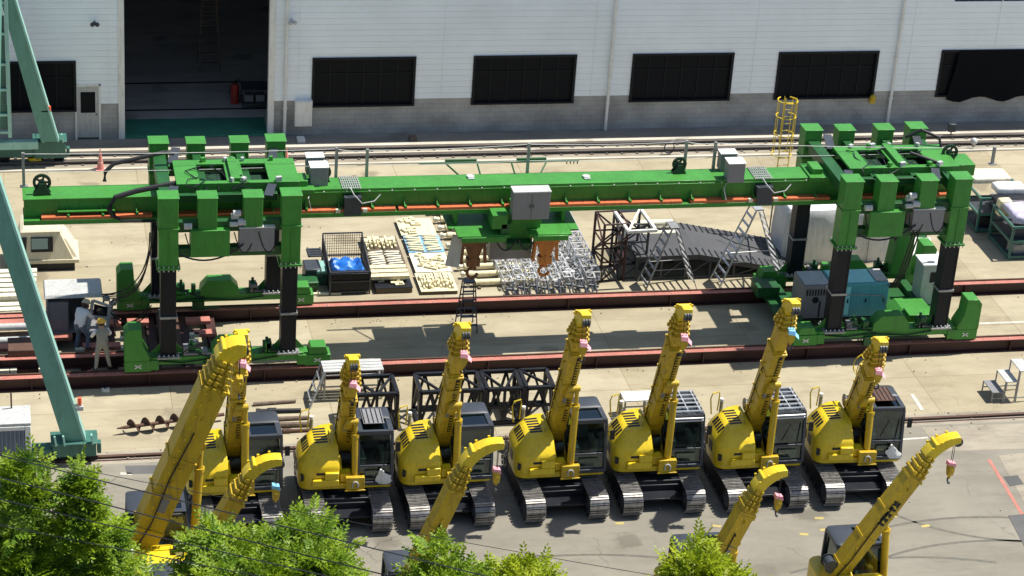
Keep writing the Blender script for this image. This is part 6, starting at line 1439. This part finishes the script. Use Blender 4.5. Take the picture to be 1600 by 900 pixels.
# ================================================================== TREES
def tree(x, y, top, rx, ry, rz_, nclump, label, seed, mat=LEAF, cz=None, extra=()):
    rn = random.Random(seed); t = thing('street_tree', label, 'tree', (x, y, 0), 0, 'street trees in the foreground')
    cz = top-rz_ if cz is None else cz
    k = MB(); k.path([(0, 0, 0), (.05, .03, cz*.4), (-.05, .05, cz-rz_*.6), (.05, 0, cz+rz_*.2)], .16, 0, 10)
    for a in range(7):
        th = a*2.4+rn.random(); e = (rx*.75*math.cos(th), ry*.75*math.sin(th), cz+rz_*rn.uniform(-.2, .6)); k.path([(0, 0, cz-rz_*.8), (e[0]*.4, e[1]*.4, cz-rz_*.3), e], .05, 0, 6)
    k.build('trunk', BARK, t, split=False)
    V, Fc = [], []
    lobes = []
    for i in range(nclump):
        while True:
            p = Vector((rn.uniform(-1, 1), rn.uniform(-1, 1), rn.uniform(-1, 1)))
            if .25 < p.length < 1: break
        if p.length < .72 and rn.random() < .6: p = p.normalized()*rn.uniform(.72, 1.0)
        wob = 1+.16*math.sin(p.x*7+seed)+.14*math.sin(p.y*8+seed*2)+.12*math.sin(p.z*6+seed)
        lobes.append((Vector((p.x*rx*wob, p.y*ry*wob, cz+p.z*rz_*wob)), rn.uniform(.24, .50)))
    for ex in extra: lobes += [(Vector((ex[0]-x, ex[1]-y, ex[2]))+Vector((rn.uniform(-1, 1)*ex[3], rn.uniform(-1, 1)*ex[3], rn.uniform(-1, 1)*ex[4])), rn.uniform(.15, .3)) for _ in range(ex[5])]
    for c, rr in lobes:
        out = (c-Vector((0, 0, cz-rz_*.5))).normalized()
        for s in range(12):
            a = Vector((rn.gauss(0, 1), rn.gauss(0, 1), rn.gauss(0, .6))).normalized()
            base = c+a*rr*rn.uniform(.2, .9); base.z += .05
            d = (a+out*.7+Vector((0, 0, -.15))).normalized(); n = Vector((rn.gauss(0, .35), rn.gauss(0, .35), 1)).normalized(); sd_ = d.cross(n)
            if sd_.length < .1: continue
            sd_.normalize(); n = sd_.cross(d); L = rn.uniform(.22, .40)
            for q in range(4):      # leaflets either side of the spray
                for sg in (-1, 1):
                    b = base+d*(L*(q+.3)/4)-n*(.04*(q/4)**2); tip = b+(sd_*sg*.9+d*.55).normalized()*rn.uniform(.12, .18)*(1.15-q*.12)-n*.035; m1 = b+(tip-b)*.45+d*.044+n*.01; m2 = b+(tip-b)*.45-d*.044+n*.01
                    i0 = len(V); V += [tuple(b), tuple(m1), tuple(tip), tuple(m2)]; Fc.append((i0, i0+1, i0+2, i0+3))
            b = base+d*L; tip = b+d*.10-n*.02; i0 = len(V); V += [tuple(b), tuple(b+d*.05+sd_*.025), tuple(tip), tuple(b+d*.05-sd_*.025)]; Fc.append((i0, i0+1, i0+2, i0+3))
    me = bpy.data.meshes.new('crown'); me.from_pydata(V, [], Fc); me.materials.append(mat); me.polygons.foreach_set('use_smooth', [False]*len(Fc))
    o = bpy.data.objects.new('crown', me); C.objects.link(o); o.parent = t
    return t
tree(-.55, 44.0, 8.95, 2.9, 2.6, 2.5, 1000, 'big dark green tree filling the lower left corner', 1, extra=((.25, 44, 10.0, .35, .5, 22), (1.3, 44, 9.75, .25, .4, 18), (1.2, 44, 9.1, .6, .4, 22), (1.7, 44, 8.3, .5, .5, 20)))
tree(5.55, 43.6, 8.30, 2.0, 2.0, 2.2, 800, 'broad green tree in front of the leftmost yellow machines', 5)
tree(9.35, 43.6, 7.55, .85, .9, 1.5, 180, 'small tree top left of the bright one at the bottom middle', 9)
tree(11.1, 43.6, 7.25, .95, 1.0, 1.3, 200, 'small bright tree top at the bottom middle of the yard', 12, LEAF2)
tree(15.5, 43.8, 7.0, 1.15, 1.1, 1.5, 300, 'yellow green tree top at the bottom, right of centre', 15, LEAF2)

# ================================================================== OVERHEAD WIRES
def wire(p, q, label, r=.014):
    p, q = Vector(p), Vector(q); d = q-p; a, b = p-d*1.5, q+d*1.5
    m = MB(); m.path(cat_curve(a, b, .12, 30), r*.72, 0, 5); o = m.build('power_line', BLK); tag(o, label, 'wire', 'overhead wires crossing the lower left')
W_ = [((0, 703), (600, 853), 'topmost thick wire over the trees, crossing below the teal crane foot', .017), ((0, 738), (560, 880), 'second thick wire over the lower left trees', .017), ((0, 772), (380, 862), 'third wire, low across the left tree', .015), ((0, 812), (300, 872), 'lowest wire across the bottom of the left tree', .013), ((474, 793), (830, 858), 'thin wire running down right past the middle tree tops', .009)]
for i, (a, b, lb, r) in enumerate(W_): wire(ony(*a, 37.5), ony(*b, 36.8), lb, r)
